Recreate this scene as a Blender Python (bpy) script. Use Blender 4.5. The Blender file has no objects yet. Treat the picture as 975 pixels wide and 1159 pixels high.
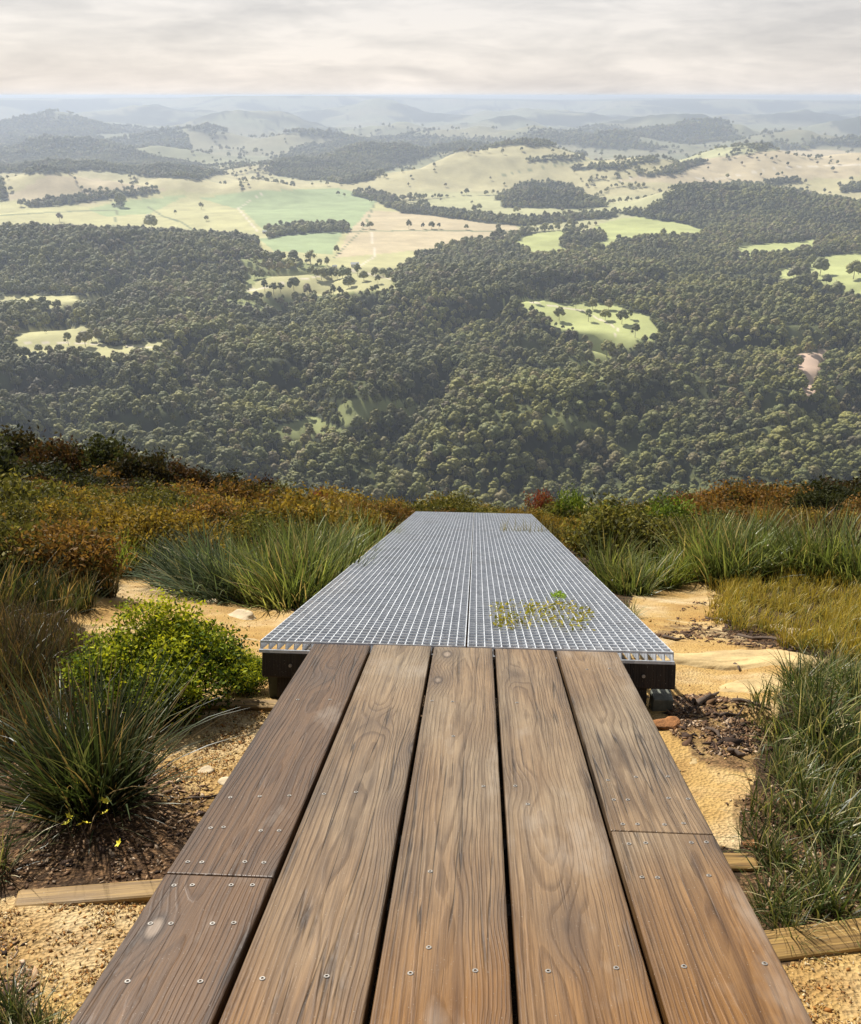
import bpy, math, random
import numpy as np
from mathutils import Matrix, Vector

random.seed(7)
RNG = np.random.default_rng(11)
SC = bpy.context.scene
COL = SC.collection
R = math.radians

# ------------------------------------------------------------------ camera, world, sun, exposure
PITCH, YAW, CAMX = 0.422, 0.0532, 0.0374
FPX, CX, CY = 1050.0, 487.5, 579.5
FW = np.array([-math.sin(YAW) * math.cos(PITCH), math.cos(YAW) * math.cos(PITCH), -math.sin(PITCH)])
RT = np.array([math.cos(YAW), math.sin(YAW), 0.0])
UP = np.cross(RT, FW)
CAM = np.array([CAMX, 0.0, 0.0])
cam_d = bpy.data.cameras.new('camera')
cam = bpy.data.objects.new('camera', cam_d)
COL.objects.link(cam)
cam.matrix_world = Matrix((
    (RT[0], UP[0], -FW[0], CAM[0]), (RT[1], UP[1], -FW[1], CAM[1]),
    (RT[2], UP[2], -FW[2], CAM[2]), (0, 0, 0, 1)))
cam_d.sensor_fit = 'VERTICAL'
cam_d.sensor_height = 24.0
cam_d.sensor_width = 24.0
cam_d.lens = 24.0 * FPX / 1159.0
cam_d.clip_start = 0.05
cam_d.clip_end = 80000
SC.camera = cam

SUN_DIR = Vector((-0.44, 0.60, 0.66)).normalized()      # towards the sun
SUN_EL = math.asin(SUN_DIR.z)
SUN_AZ = math.atan2(SUN_DIR.x, SUN_DIR.y)
SUN_STRENGTH = 5.0
SKY_STRENGTH = 0.085
EXPOSURE = 0.5
sun_d = bpy.data.lights.new('sun', 'SUN')
sun_d.energy = SUN_STRENGTH
sun_d.angle = R(1.5)
sun_d.color = (1.0, 0.955, 0.88)
sun = bpy.data.objects.new('sun', sun_d)
COL.objects.link(sun)
sun.rotation_euler = SUN_DIR.to_track_quat('Z', 'Y').to_euler()
sun.location = (0, 0, 50)

world = bpy.data.worlds.new('World')
SC.world = world
world.use_nodes = True
wt = world.node_tree
wt.nodes.clear()


class NT:
    """small helper to write node trees"""
    def __init__(self, tree):
        self.t = tree

    def n(self, typ, ins=None, **kw):
        nd = self.t.nodes.new(typ)
        for k, v in kw.items():
            setattr(nd, k, v)
        if ins:
            for k, v in ins.items():
                s = nd.inputs[k]
                if isinstance(v, bpy.types.NodeSocket):
                    self.t.links.new(v, s)
                else:
                    s.default_value = v
        return nd

    def link(self, a, b):
        self.t.links.new(a, b)

    def math(self, op, a, b=None, c=None, clamp=False):
        nd = self.n('ShaderNodeMath', operation=op, use_clamp=clamp)
        for i, v in enumerate((a, b, c)):
            if v is None:
                continue
            if isinstance(v, bpy.types.NodeSocket):
                self.t.links.new(v, nd.inputs[i])
            else:
                nd.inputs[i].default_value = v
        return nd.outputs[0]

    def vmath(self, op, a, b=None):
        nd = self.n('ShaderNodeVectorMath', operation=op)
        for i, v in enumerate((a, b)):
            if v is None:
                continue
            if isinstance(v, bpy.types.NodeSocket):
                self.t.links.new(v, nd.inputs[i])
            else:
                nd.inputs[i].default_value = v
        return nd.outputs[0]

    def mix(self, f, a, b, mode='MIX'):
        nd = self.n('ShaderNodeMix', data_type='RGBA', blend_type=mode)
        for s, v in ((nd.inputs[0], f), (nd.inputs[6], a), (nd.inputs[7], b)):
            if isinstance(v, bpy.types.NodeSocket):
                self.t.links.new(v, s)
            else:
                s.default_value = (*v, 1) if isinstance(v, tuple) and len(v) == 3 else v
        return nd.outputs[2]

    def noise(self, vec, scale, detail=4, rough=0.55, dist=0.0, out=0):
        nd = self.n('ShaderNodeTexNoise', {'Scale': scale, 'Detail': detail, 'Roughness': rough, 'Distortion': dist})
        if vec is not None:
            self.t.links.new(vec, nd.inputs['Vector'])
        return nd.outputs[out]

    def ramp(self, f, stops, interp='LINEAR'):
        nd = self.n('ShaderNodeValToRGB')
        cr = nd.color_ramp
        cr.interpolation = interp
        while len(cr.elements) > 1:
            cr.elements.remove(cr.elements[-1])
        for i, (p, c) in enumerate(stops):
            e = cr.elements[0] if i == 0 else cr.elements.new(p)
            e.position = p
            c = (c, c, c) if isinstance(c, (int, float)) else c
            e.color = (*c, 1)
        self.t.links.new(f, nd.inputs[0])
        return nd.outputs[0]


w = NT(wt)
sky = w.n('ShaderNodeTexSky', sky_type='NISHITA', sun_disc=False, sun_elevation=SUN_EL, sun_rotation=SUN_AZ)
tc = w.n('ShaderNodeTexCoord')
sep = w.n('ShaderNodeSeparateXYZ', {0: tc.outputs['Generated']})
zc = w.math('MAXIMUM', sep.outputs[2], 0.0)
den = w.math('ADD', zc, 0.07)
cx_ = w.math('DIVIDE', sep.outputs[0], den)
cy_ = w.math('DIVIDE', sep.outputs[1], den)
cv = w.n('ShaderNodeCombineXYZ', {0: w.math('MULTIPLY', cx_, 0.75), 1: cy_, 2: 0.0}).outputs[0]
cv = w.n('ShaderNodeCombineXYZ', {0: w.math('MULTIPLY', sep.outputs[0], 4.5), 1: w.math('MULTIPLY', sep.outputs[1], 2.0), 2: w.math('MULTIPLY', zc, 24.0)}).outputs[0]
n1 = w.noise(cv, 1.0, 7, 0.55, 0.5)
n2 = w.noise(cv, 3.1, 6, 0.6, 0.4)
cl = w.math('ADD', w.math('MULTIPLY', n1, 0.7), w.math('MULTIPLY', n2, 0.3))
ccol = w.ramp(cl, [(0.38, (5.5, 5.25, 5.25)), (0.48, (6.6, 6.25, 6.1)), (0.58, (7.9, 7.4, 7.1))])
# the overcast is palest low over the horizon and dims overhead
vert = w.ramp(zc, [(0.0, (1.12, 1.10, 1.07)), (0.025, (1.03, 1.02, 1.0)), (0.12, (0.92, 0.93, 0.94)), (0.4, (0.38, 0.41, 0.46)), (1.0, (0.22, 0.25, 0.30))])
ccol = w.mix(1.0, ccol, vert, 'MULTIPLY')
allc = w.mix(0.88, sky.outputs[0], ccol)
bg = w.n('ShaderNodeBackground', {'Color': allc, 'Strength': SKY_STRENGTH})
wo = w.n('ShaderNodeOutputWorld', {'Surface': bg.outputs[0]})

SC.view_settings.view_transform = 'Standard'
SC.view_settings.look = 'None'
SC.view_settings.exposure = EXPOSURE
SC.view_settings.gamma = 1
SC.view_settings.use_curve_mapping = False
SC.render.engine = 'CYCLES'
SC.cycles.use_denoising = True
SC.cycles.max_bounces = 6
SC.cycles.transparent_max_bounces = 6
SC.cycles.volume_bounces = 0
SC.cycles.sample_clamp_indirect = 6


# ------------------------------------------------------------------ projection helpers (reference picture 975 x 1159)
def ray(px, py):
    d = FW + RT * (px - CX) / FPX - UP * (py - CY) / FPX
    return d / np.linalg.norm(d)


def project(P):
    d = P - CAM
    z = np.maximum(d @ FW, 1e-3)
    return CX + FPX * (d @ RT) / z, CY - FPX * (d @ UP) / z


# ------------------------------------------------------------------ numpy noise
def _h(ix, iy, s):
    n = (ix.astype(np.int64) * 374761393 + iy.astype(np.int64) * 668265263 + s * 1442695041) & 0xFFFFFFFF
    n = ((n ^ (n >> 13)) * 1274126177) & 0xFFFFFFFF
    return ((n ^ (n >> 16)) & 0xFFFF) / 65535.0


def vnoise(x, y, s=0):
    ix, iy = np.floor(x), np.floor(y)
    fx, fy = x - ix, y - iy
    fx, fy = fx * fx * (3 - 2 * fx), fy * fy * (3 - 2 * fy)
    a, b, c, d = _h(ix, iy, s), _h(ix + 1, iy, s), _h(ix, iy + 1, s), _h(ix + 1, iy + 1, s)
    return (a * (1 - fx) + b * fx) * (1 - fy) + (c * (1 - fx) + d * fx) * fy


def fbm(x, y, s=0, o=4):
    r, a, t = 0, 0.5, 0
    for i in range(o):
        r = r + a * vnoise(x * 2 ** i, y * 2 ** i, s + i)
        t += a
        a *= 0.5
    return r / t


def sst(a, b, x):
    t = np.clip((x - a) / (b - a), 0, 1)
    return t * t * (3 - 2 * t)


# ------------------------------------------------------------------ terrain
Z_JOIN, Y_JOIN, S1, S2, H0 = -2.0138, 3.17, 0.2987, 0.3839, 1.067
_ty = np.arange(-400, 2000, 0.05)
_sl = np.where(_ty < Y_JOIN, S1, S2)
_sl = np.where(_ty < -6, S1 * np.exp((_ty + 6) / 4.0), _sl)
_sl = _sl + (1.0 - S2) * sst(13.0, 20.0, _ty)
_tz = np.cumsum(_sl) * 0.05
_tz = -(_tz - np.interp(0, _ty, _tz)) - H0


def deck_z(y):
    return np.where(y < Y_JOIN, -H0 - S1 * y, Z_JOIN - S2 * (y - Y_JOIN))


def ray_hill(px, py, Y, base, extra=0):
    """crest of a hill seen at pixel (px, py) and standing Y metres away: its place and height over the base"""
    d = ray(px, py)
    t = Y / d[1]
    return CAM[0] + d[0] * t, d[2] * t - base - extra


def floor_z(y):
    return np.interp(y, [0, 2500, 6000, 9000, 13000, 18000, 23000, 30000, 60000],
                     [-405, -400, -398, -396, -385, -350, -300, -200, -60])


HILLS = []
for px, py, Y, sx, sy, ex in [
        # wooded rise on the left of the valley floor, and the spurs in the middle
        (40, 263, 2450, 330, 230, 17), (170, 266, 2450, 260, 210, 17), (250, 280, 2300, 200, 180, 17),
        (300, 372, 1600, 150, 90, 16), (420, 352, 1720, 160, 100, 16), (520, 332, 1880, 220, 120, 16), (860, 322, 1980, 300, 150, 16),
        (820, 384, 1530, 200, 90, 16), (600, 305, 2240, 250, 150, 16), (90, 430, 1290, 130, 80, 15), (700, 440, 1250, 160, 70, 15),
        # wooded ridge on the right, the knob beside it
        (765, 213, 3700, 120, 150, 14), (800, 212, 3720, 150, 170, 14), (860, 213, 3720, 170, 190, 14), (950, 226, 3600, 220, 210, 14),
        (1080, 236, 3500, 300, 220, 14), (608, 210, 3950, 75, 90, 12), (645, 217, 3900, 75, 90, 12), (585, 216, 3950, 60, 80, 12),
        # pasture hills
        (600, 166, 5000, 300, 330, 3), (730, 178, 4700, 260, 260, 3), (860, 168, 5100, 330, 330, 3),
        (990, 172, 5000, 400, 330, 3), (460, 192, 4600, 170, 170, 3), (520, 178, 4800, 180, 200, 3), (1200, 165, 5100, 500, 330, 3),
        (50, 196, 4000, 170, 150, 2), (130, 206, 4000, 120, 110, 2), (200, 200, 4200, 170, 140, 2), (290, 205, 4200, 150, 120, 2), (-200, 190, 4100, 300, 200, 2),
        (70, 178, 4800, 300, 210, 10), (190, 184, 4800, 200, 170, 10), (-120, 172, 4900, 400, 210, 10),
        (350, 180, 5600, 200, 170, 8), (430, 163, 6200, 240, 220, 8), (545, 160, 6400, 260, 220, 8),
        (300, 188, 5300, 180, 150, 5), (390, 172, 5900, 160, 170, 8),
        (70, 153, 7000, 300, 260, 8), (170, 168, 6600, 260, 200, 8), (-150, 150, 7200, 500, 280, 8),
        # the far blue ranges
        (230, 150, 8600, 420, 330, 0), (350, 152, 8300, 330, 300, 0), (690, 151, 8300, 420, 330, 0), (610, 147, 8900, 360, 300, 0),
        (900, 150, 8300, 460, 330, 0), (800, 144, 9200, 420, 330, 0), (520, 146, 9300, 500, 330, 0), (60, 140, 10500, 700, 400, 0), (440, 138, 10500, 420, 330, 0),
        (760, 136, 11500, 620, 420, 0), (300, 134, 12000, 620, 420, 0), (1000, 138, 11500, 700, 420, 0), (570, 132, 12500, 520, 420, 0),
        (180, 126, 15000, 800, 600, 0), (640, 123, 15500, 900, 600, 0), (880, 126, 15000, 800, 600, 0), (400, 121, 16500, 700, 600, 0),
        (-300, 130, 14000, 1500, 700, 0), (1300, 130, 14000, 1500, 700, 0)]:
    b = float(floor_z(Y))
    hx, hh = ray_hill(px, py, Y, b, ex)
    HILLS.append((hx, float(Y), hh, sx, sy))


def valley(x, y):
    z = floor_z(y)
    m = np.zeros_like(x)
    for hx, hy, hh, sx, sy in HILLS:
        wob = 1.0
        g = hh * np.exp(-0.5 * (((x - hx) / sx) ** 2 + ((y - hy) / sy) ** 2))
        m = (m ** 4 + np.maximum(g, 0) ** 4) ** 0.25 if hh > 0 else m
    far = sst(1500, 9000, y)
    nz = (fbm(x / 420.0, y / 420.0, 3, 4) - 0.5) * (26 + 70 * far) * (0.6 + np.clip(m / 80, 0, 1.2))
    near = sst(700, 1000, y) * (1 - sst(2100, 2500, y))
    nz = nz + near * ((fbm(x / 300.0, y / 260.0, 21, 3) - 0.5) * 70 - 46 * (1 - sst(0.0, 0.10, np.abs(fbm(x / 330.0, y / 300.0, 23, 3) - 0.5))))
    nz = nz + sst(7500, 11500, y) * (fbm(x / 1500.0, y / 1300.0, 27, 4) - 0.47) * 330
    # the flat-topped range that closes the view
    D = np.hypot(x, y)
    edge = 19500 + (fbm(x / 3500.0, y / 9000.0, 31, 3) - 0.5) * 7000
    top = np.minimum(-60 - 260 * (fbm(x / 4200.0, 0 * x + 3.3, 41, 4) - 0.45), -5)
    plate = sst(-1500, 1500, D - edge)
    z = z + m + nz
    return z * (1 - plate) + np.maximum(z, top) * plate


def ground_z(x, y):
    x = np.asarray(x, float)
    y = np.asarray(y, float)
    h = np.interp(y, _ty, _tz)
    off = 0.27 + 0.10 * sst(3.5, 7, y) + 0.12 * sst(8, 12, y)
    lat = 0.075 * np.clip(-x - 1.6, 0, 14) + 0.035 * np.clip(x - 2.0, 0, 12)
    lat = lat * sst(0.5, 4, y) * (1 - sst(40, 90, y))
    ax = np.abs(x)
    clear = sst(0.6, 1.3, ax)
    bump = (fbm(x / 0.9, y / 0.9, 5, 4) - 0.5) * (0.16 * clear + 0.03) * (1 - sst(60, 150, y))
    bump = bump + (fbm(x / 7.0, y / 7.0, 9, 3) - 0.5) * 0.5 * sst(1.8, 4.0, ax) * sst(4, 8, y)
    # the low rock step beside the right of the ramp
    step = -0.10 * sst(0.9, 1.3, x) * (1 - sst(2.3, 2.9, x)) * sst(-0.05, 0.05, (3.28 + 0.12 * np.sin(x * 3.1)) - y) * sst(0.9, 1.8, y)
    hill = h - off + lat + bump + step
    rough = (fbm(x / 40.0, y / 40.0, 17, 4) - 0.5) * 14 * sst(22, 60, y)
    k = 12.0
    far = y >= 60
    out = hill.copy()
    if far.any():
        v = valley(x[far], y[far])
        out[far] = np.logaddexp((hill + rough)[far] / k, v / k) * k
    return out


def gz(x, y):
    return float(ground_z(np.array([x]), np.array([y]))[0])


def gp(px, py, tmax=40000.0):
    """the point of the ground that is seen at a pixel of the photograph"""
    d = ray(px, py)
    t = np.geomspace(0.6, tmax, 4000)
    P = CAM + d * t[:, None]
    below = P[:, 2] < ground_z(P[:, 0], P[:, 1])
    i = int(np.argmax(below))
    if not below[i]:
        return P[-1]
    a, b = t[max(i - 1, 0)], t[i]
    for _ in range(24):
        m = 0.5 * (a + b)
        p = CAM + d * m
        if p[2] < gz(p[0], p[1]):
            b = m
        else:
            a = m
    return CAM + d * b


def depth(P):
    return float((np.asarray(P) - CAM) @ FW)


def on_deck(px, py):
    d = ray(px, py)
    t = (-H0 - S1 * CAM[1] - 0) / (d[2] + S1 * d[1])
    return CAM + d * t


# ------------------------------------------------------------------ land cover
def inpoly(px, py, poly):
    r = np.zeros(px.shape, bool)
    n = len(poly)
    for i in range(n):
        x0, y0 = poly[i]
        x1, y1 = poly[(i + 1) % n]
        c = ((y0 > py) != (y1 > py))
        with np.errstate(divide='ignore', invalid='ignore'):
            r ^= c & (px < (x1 - x0) * (py - y0) / (y1 - y0 + 1e-12) + x0)
    return r


PALE, GREEN, TAN, LIME, DRY = (0.50, 0.47, 0.23), (0.35, 0.42, 0.21), (0.55, 0.455, 0.28), (0.45, 0.475, 0.19), (0.44, 0.38, 0.16)
FIELDS = [
    (PALE, [(-400, 222), (0, 225), (60, 229), (100, 233), (180, 216), (240, 218), (300, 215), (380, 213), (430, 222), (455, 235), (520, 241),
            (580, 249), (588, 262), (545, 272), (505, 281), (472, 291), (440, 318), (400, 315), (365, 312), (372, 300), (330, 296), (292, 286),
            (290, 272), (240, 262), (170, 263), (60, 259), (0, 263), (-400, 265)]),
    (LIME, [(582, 275), (600, 264), (640, 261), (634, 279), (655, 288), (600, 293)]),
    (LIME, [(650, 289), (642, 268), (690, 250), (720, 245), (770, 252), (806, 262), (790, 269), (740, 270), (700, 275), (662, 290)]),
    (LIME, [(832, 281), (860, 277), (928, 271), (918, 283), (870, 291), (835, 293)]),
    (LIME, [(908, 291), (975, 287), (1200, 285), (1200, 330), (975, 338), (940, 337), (922, 318)]),
    (LIME, [(878, 306), (900, 302), (906, 318), (884, 322)]),
    (PALE, [(278, 325), (320, 309), (365, 312), (440, 317), (452, 326), (400, 330), (340, 337), (288, 338)]),
    (PALE, [(-400, 330), (0, 335), (95, 333), (140, 337), (95, 347), (0, 348), (-400, 350)]),
    (PALE, [(12, 383), (38, 371), (106, 371), (108, 384), (128, 391), (196, 385), (190, 402), (150, 410), (110, 409), (60, 405), (20, 404)]),
    (LIME, [(566, 339), (600, 338), (640, 342), (690, 346), (735, 357), (748, 376), (735, 389), (703, 395), (690, 401), (672, 393), (655, 376),
            (628, 369), (600, 352)]),
    (LIME, [(672, 391), (692, 397), (690, 418), (672, 414)]),
]
SUBS = [
    (GREEN, [(225, 224), (300, 216), (380, 213), (428, 222), (410, 258), (300, 262), (275, 238)]),
    (GREEN, [(292, 270), (350, 262), (388, 263), (375, 288), (310, 284)]),
    ((0.36, 0.42, 0.20), [(100, 236), (150, 226), (210, 222), (170, 242), (120, 246)]),
    (TAN, [(418, 238), (520, 241), (580, 249), (588, 262), (540, 272), (500, 281), (380, 292), (395, 262)]),
    (TAN, [(0, 226), (60, 196), (160, 210), (190, 214), (100, 230)]),
    (TAN, [(700, 205), (790, 180), (900, 168), (975, 172), (975, 200), (860, 205), (780, 208)]),
]
TRACK, FENCE = (0.66, 0.58, 0.44), (0.20, 0.22, 0.11)
LINES = [(FENCE, 1.0, [(133, 238), (128, 262)]), (FENCE, .9, [(428, 222), (412, 258), (378, 292)]), (FENCE, 1.2, [(168, 234), (185, 245), (205, 251), (222, 262)]),
         (TRACK, .9, [(300, 217), (270, 236), (292, 262)]), (FENCE, .8, [(395, 262), (480, 261), (588, 262)]), (TRACK, .9, [(280, 330), (330, 318), (400, 306), (450, 318)]),
         (FENCE, .8, [(0, 244), (60, 240), (133, 238)]), (TRACK, .8, [(700, 205), (760, 192), (800, 205), (880, 190), (975, 186)]), (FENCE, .8, [(560, 200), (640, 185), (700, 176)]),
         (TRACK, 1.0, [(420, 262), (425, 290), (400, 306)]), (TRACK, 1.0, [(600, 342), (660, 352), (700, 372), (690, 395)]), (TRACK, .9, [(14, 388), (80, 388), (185, 394)])]
GLADES = [  # thin bush over pale grass: (share of trees left, outline)
    (0.30, [(615, 418), (675, 405), (690, 425), (640, 436), (600, 432)]),
    (0.38, [(380, 452), (440, 450), (510, 470), (500, 482), (430, 476), (385, 484)]),
    (0.45, [(300, 485), (350, 470), (390, 490), (330, 500)]),
    (0.25, [(835, 500), (870, 503), (860, 516), (838, 512)]),
    (0.40, [(610, 470), (640, 465), (680, 480), (640, 492)]),
    (0.35, [(275, 290), (380, 300), (450, 318), (452, 330), (280, 340)]),
    (0.5, [(150, 335), (330, 337), (330, 352), (200, 352)]),
    (0.4, [(490, 455), (505, 452), (500, 490), (486, 488)]),
]
OPEN = [[(400, 230), (440, 196), (510, 174), (590, 163), (700, 172), (860, 163), (975, 167), (1300, 165), (1300, 212), (975, 210), (860, 206), (770, 208),
         (735, 232), (690, 238), (560, 240), (470, 232)],
        [(-300, 205), (0, 200), (60, 193), (130, 203), (200, 198), (290, 202), (350, 210), (400, 216), (250, 217), (100, 234), (0, 226), (-300, 224)],
        [(205, 150), (330, 150), (400, 158), (340, 166), (290, 186), (220, 180)], [(820, 140), (940, 138), (960, 158), (840, 160)], [(420, 140), (560, 138), (600, 152), (440, 152)]]
DIRT = [(902, 400), (945, 398), (928, 410), (925, 428), (921, 450), (908, 448)]
WOODS = [
    [(698, 240), (735, 235), (752, 222), (770, 211), (860, 211), (920, 222), (975, 234), (1300, 240), (1300, 285), (975, 285), (840, 276), (806, 263), (770, 253),
     (720, 246)],
    [(563, 227), (590, 211), (612, 206), (640, 208), (662, 217), (688, 234), (640, 237), (568, 234)],
    [(-300, 176), (0, 177), (70, 173), (150, 177), (215, 186), (252, 197), (230, 205), (170, 200), (100, 192), (0, 197), (-300, 200)],
    [(350, 206), (300, 192), (350, 168), (440, 157), (585, 158), (575, 165), (510, 171), (460, 183), (425, 200), (400, 209)],
    [(-300, 150), (0, 160), (70, 150), (130, 163), (195, 184), (0, 175), (-300, 172)],
    [(398, 218), (425, 215), (462, 234), (590, 249), (700, 238), (698, 246), (590, 257), (455, 240)],
    [(730, 198), (755, 190), (800, 181), (803, 184), (765, 197), (735, 201)],
    [(648, 189), (700, 184), (742, 179), (742, 183), (700, 190), (650, 193)],
    [(853, 163), (916, 164), (916, 168), (853, 168)],
    [(600, 178), (660, 176), (662, 179), (602, 182)], [(865, 208), (905, 202), (906, 206), (870, 212)], [(945, 210), (985, 203), (1000, 214), (948, 218)],
    [(22, 230), (60, 224), (110, 219), (180, 213), (182, 218), (120, 226), (70, 232), (30, 234)],
    [(130, 220), (138, 219), (139, 234), (131, 235)],
    [(300, 262), (330, 255), (392, 254), (394, 263), (330, 266), (302, 270)],
    [(-40, 202), (5, 205), (8, 226), (-40, 230)],
    [(640, 278), (648, 268), (676, 262), (690, 270), (680, 276), (655, 286)],
]


def cover(P):
    """land cover for points: base colour and share of trees"""
    x, y = P[:, 0], P[:, 1]
    px, py = project(P)
    D = np.hypot(x, y)
    j = 5.0
    jx = (fbm(x / 60.0, y / 60.0, 51, 3) - 0.5) * 2
    jy = (fbm(x / 90.0, y / 140.0, 61, 3) - 0.5) * 2
    amp = np.clip(9000.0 / np.maximum(D, 500), 1.2, 6)
    jx2 = (fbm(x / 260.0, y / 260.0, 53, 4) - 0.5) * 2
    jy2 = (fbm(x / 260.0, y / 400.0, 63, 4) - 0.5) * 2
    fa = sst(3000, 4500, D)
    qx, qy = px + jx * amp * 1.6 + jx2 * fa * 13, py + jy * amp * 0.7 + jy2 * fa * 4
    col = np.empty((len(x), 3))
    op = 1 - sst(0.30, 0.42, fbm(x / 85.0, y / 85.0, 131, 3))
    col[:] = np.array((0.045, 0.05, 0.024)) + op[:, None] * np.array((0.06, 0.065, 0.02))
    tree = np.ones(len(x))
    # beyond the near woods the land is open pasture with scattered timber
    far = D > np.where(px < 590, 3020, 3120)
    mot = fbm(x / 900.0, y / 900.0, 71, 4)
    pas = np.array(PALE) * 0.6 + np.array(TAN) * 0.4
    mixg = sst(0.40, 0.62, fbm(x / 700.0, y / 500.0, 77, 3))[:, None]
    pcol = pas * (1 - mixg * 0.35) + np.array(GREEN) * mixg * 0.35
    pcol = pcol * (0.86 + 0.28 * fbm(x / 200.0, y / 200.0, 79, 3))[:, None]
    # the far country: half cleared bush, with distance haze also put into its colour
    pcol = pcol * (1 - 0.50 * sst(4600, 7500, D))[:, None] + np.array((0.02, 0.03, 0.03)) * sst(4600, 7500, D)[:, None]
    col[far] = pcol[far]
    creek = np.abs(fbm(x / 650.0, y / 900.0, 87, 4) - 0.5)
    sc = 0.012 + 0.8 * sst(0.63, 0.70, mot) + 0.6 * (1 - sst(0.004, 0.012, creek)) + 0.7 * sst(5200, 8000, D) * sst(0.40, 0.52, mot)
    tree[far] = sc[far]
    for pl in OPEN:
        m = far & inpoly(qx, qy, pl)
        tree[m] = 0.010 + 0.55 * (1 - sst(0.003, 0.010, creek[m]))
    for w_ in WOODS:
        m = far & inpoly(qx, qy, w_)
        tree[m] = 1.0
    for c, pl in FIELDS:
        m = inpoly(qx, qy, pl) & (D > 700)
        for w_ in WOODS[5:]:
            m &= ~inpoly(qx, qy, w_)
        col[m] = c
        tree[m] = 0.0
    for c, pl in SUBS:
        m = inpoly(px + jx * 1.5, py + jy, pl) & (tree < 0.6) & (D > 700)
        col[m] = c
    for s_, pl in GLADES:
        m = inpoly(qx, qy, pl) & (D > 700) & (tree > 0.5)
        tree[m] = s_
        col[m] = (0.30, 0.32, 0.13)
    m = inpoly(px + jx * 2, py + jy * 2, DIRT) & (D > 700)
    col[m] = (0.62, 0.45, 0.33)
    tree[m] = 0
    for c, wd, ln in LINES:
        for (x0, y0), (x1, y1) in zip(ln[:-1], ln[1:]):
            L2 = (x1 - x0) ** 2 + (y1 - y0) ** 2
            t = np.clip(((px - x0) * (x1 - x0) + (py - y0) * (y1 - y0)) / L2, 0, 1)
            m = ((px - x0 - t * (x1 - x0)) ** 2 + ((py - y0 - t * (y1 - y0)) * 1.6) ** 2 < wd * wd) & (D > 700) & (tree < 0.6)
            col[m] = c
    # unevenness of the grass
    g = tree < 0.5
    col[g] *= (0.70 + 0.32 * fbm(x / 45.0, y / 45.0, 83, 4) + 0.26 * fbm(x / 230.0, y / 160.0, 84, 3))[g][:, None]
    w_ = (far & (tree > 0.9))
    col[w_] = (0.050, 0.058, 0.032)
    ff = far & (tree > 0.3) & (tree < 0.9)
    t = np.clip((tree[ff] - 0.3) * 2.4, 0, 1)[:, None]
    col[ff] = col[ff] * (1 - t) + np.array((0.06, 0.066, 0.036)) * t
    return col, tree


# near ground: share of bare sand (1), brown litter (2) by outlines on the slope
SAND = [
    [(176, 838), (215, 806), (262, 796), (306, 796), (330, 800), (240, 930), (180, 900)],
    [(62, 690), (90, 662), (170, 646), (225, 668), (262, 684), (330, 688), (380, 700), (330, 800), (250, 796), (200, 790), (130, 740)],
    [(-60, 1010), (40, 1022), (190, 1012), (150, 1200), (20, 1200), (-60, 1100)],
    [(716, 668), (760, 652), (800, 654), (828, 690), (822, 716), (880, 730), (918, 742), (884, 780), (868, 830), (850, 880), (838, 960), (800, 960), (700, 760), (700, 730)],
    [(880, 1092), (990, 1072), (1100, 1060), (1100, 1250), (880, 1250)],
]
LITTER = [
    [(-60, 840), (60, 830), (170, 850), (250, 900), (200, 1000), (30, 1012), (-60, 1000)],
    [(752, 790), (800, 786), (866, 800), (872, 850), (800, 860), (760, 830)],
    [(836, 900), (990, 860), (1100, 900), (1100, 1070), (900, 1080), (850, 1000)],
    [(700, 720), (780, 712), (880, 716), (930, 730), (900, 740), (780, 724)],
    [(-60, 1060), (30, 1060), (60, 1200), (-60, 1200)],
]


def near_cover(P):
    x, y = P[:, 0], P[:, 1]
    px, py = project(P)
    jx = (fbm(x / 0.35, y / 0.35, 91, 4) - 0.5) * 90
    jy = (fbm(x / 0.35, y / 0.5, 95, 4) - 0.5) * 60
    sand = np.zeros(len(x))
    lit = np.zeros(len(x))
    dn = np.maximum((P - CAM) @ FW, 0.5)
    k = np.clip(3.0 / dn, 0.3, 1.4)
    for pl in SAND:
        sand[inpoly(px + jx * k * 0.45, py + jy * k * 0.45, pl)] = 1
    for pl in LITTER:
        lit[inpoly(px + jx * k, py + jy * k, pl)] = 1
    und = (np.abs(x + (fbm(x / .3, y / .3, 97, 3) - .5) * .3) < .80) & (y > 3.35)
    sand[und] = 0.0
    lit[und] = 0.3
    bad = (y < 0.3)
    sand[bad] = 0.5
    return sand, lit


# ------------------------------------------------------------------ object helpers
def tag(o, label=None, cat=None, group=None, kind=None):
    if label: o['label'] = label
    if cat: o['category'] = cat
    if group: o['group'] = group
    if kind: o['kind'] = kind
    return o


def link(name, me, parent=None, loc=None):
    o = bpy.data.objects.new(name, me)
    COL.objects.link(o)
    if parent is not None: o.parent = parent
    if loc is not None: o.location = loc
    return o


def empty(name, loc, rz=0.0):
    o = bpy.data.objects.new(name, None)
    o.empty_display_size = 0.1
    COL.objects.link(o)
    o.location = loc
    o.rotation_euler = (0, 0, rz)
    return o


def copy_tree(o, parent=None):
    c = o.copy()
    COL.objects.link(c)
    c.parent = parent
    for ch in list(o.children):
        copy_tree(ch, c)
    return c


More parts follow.
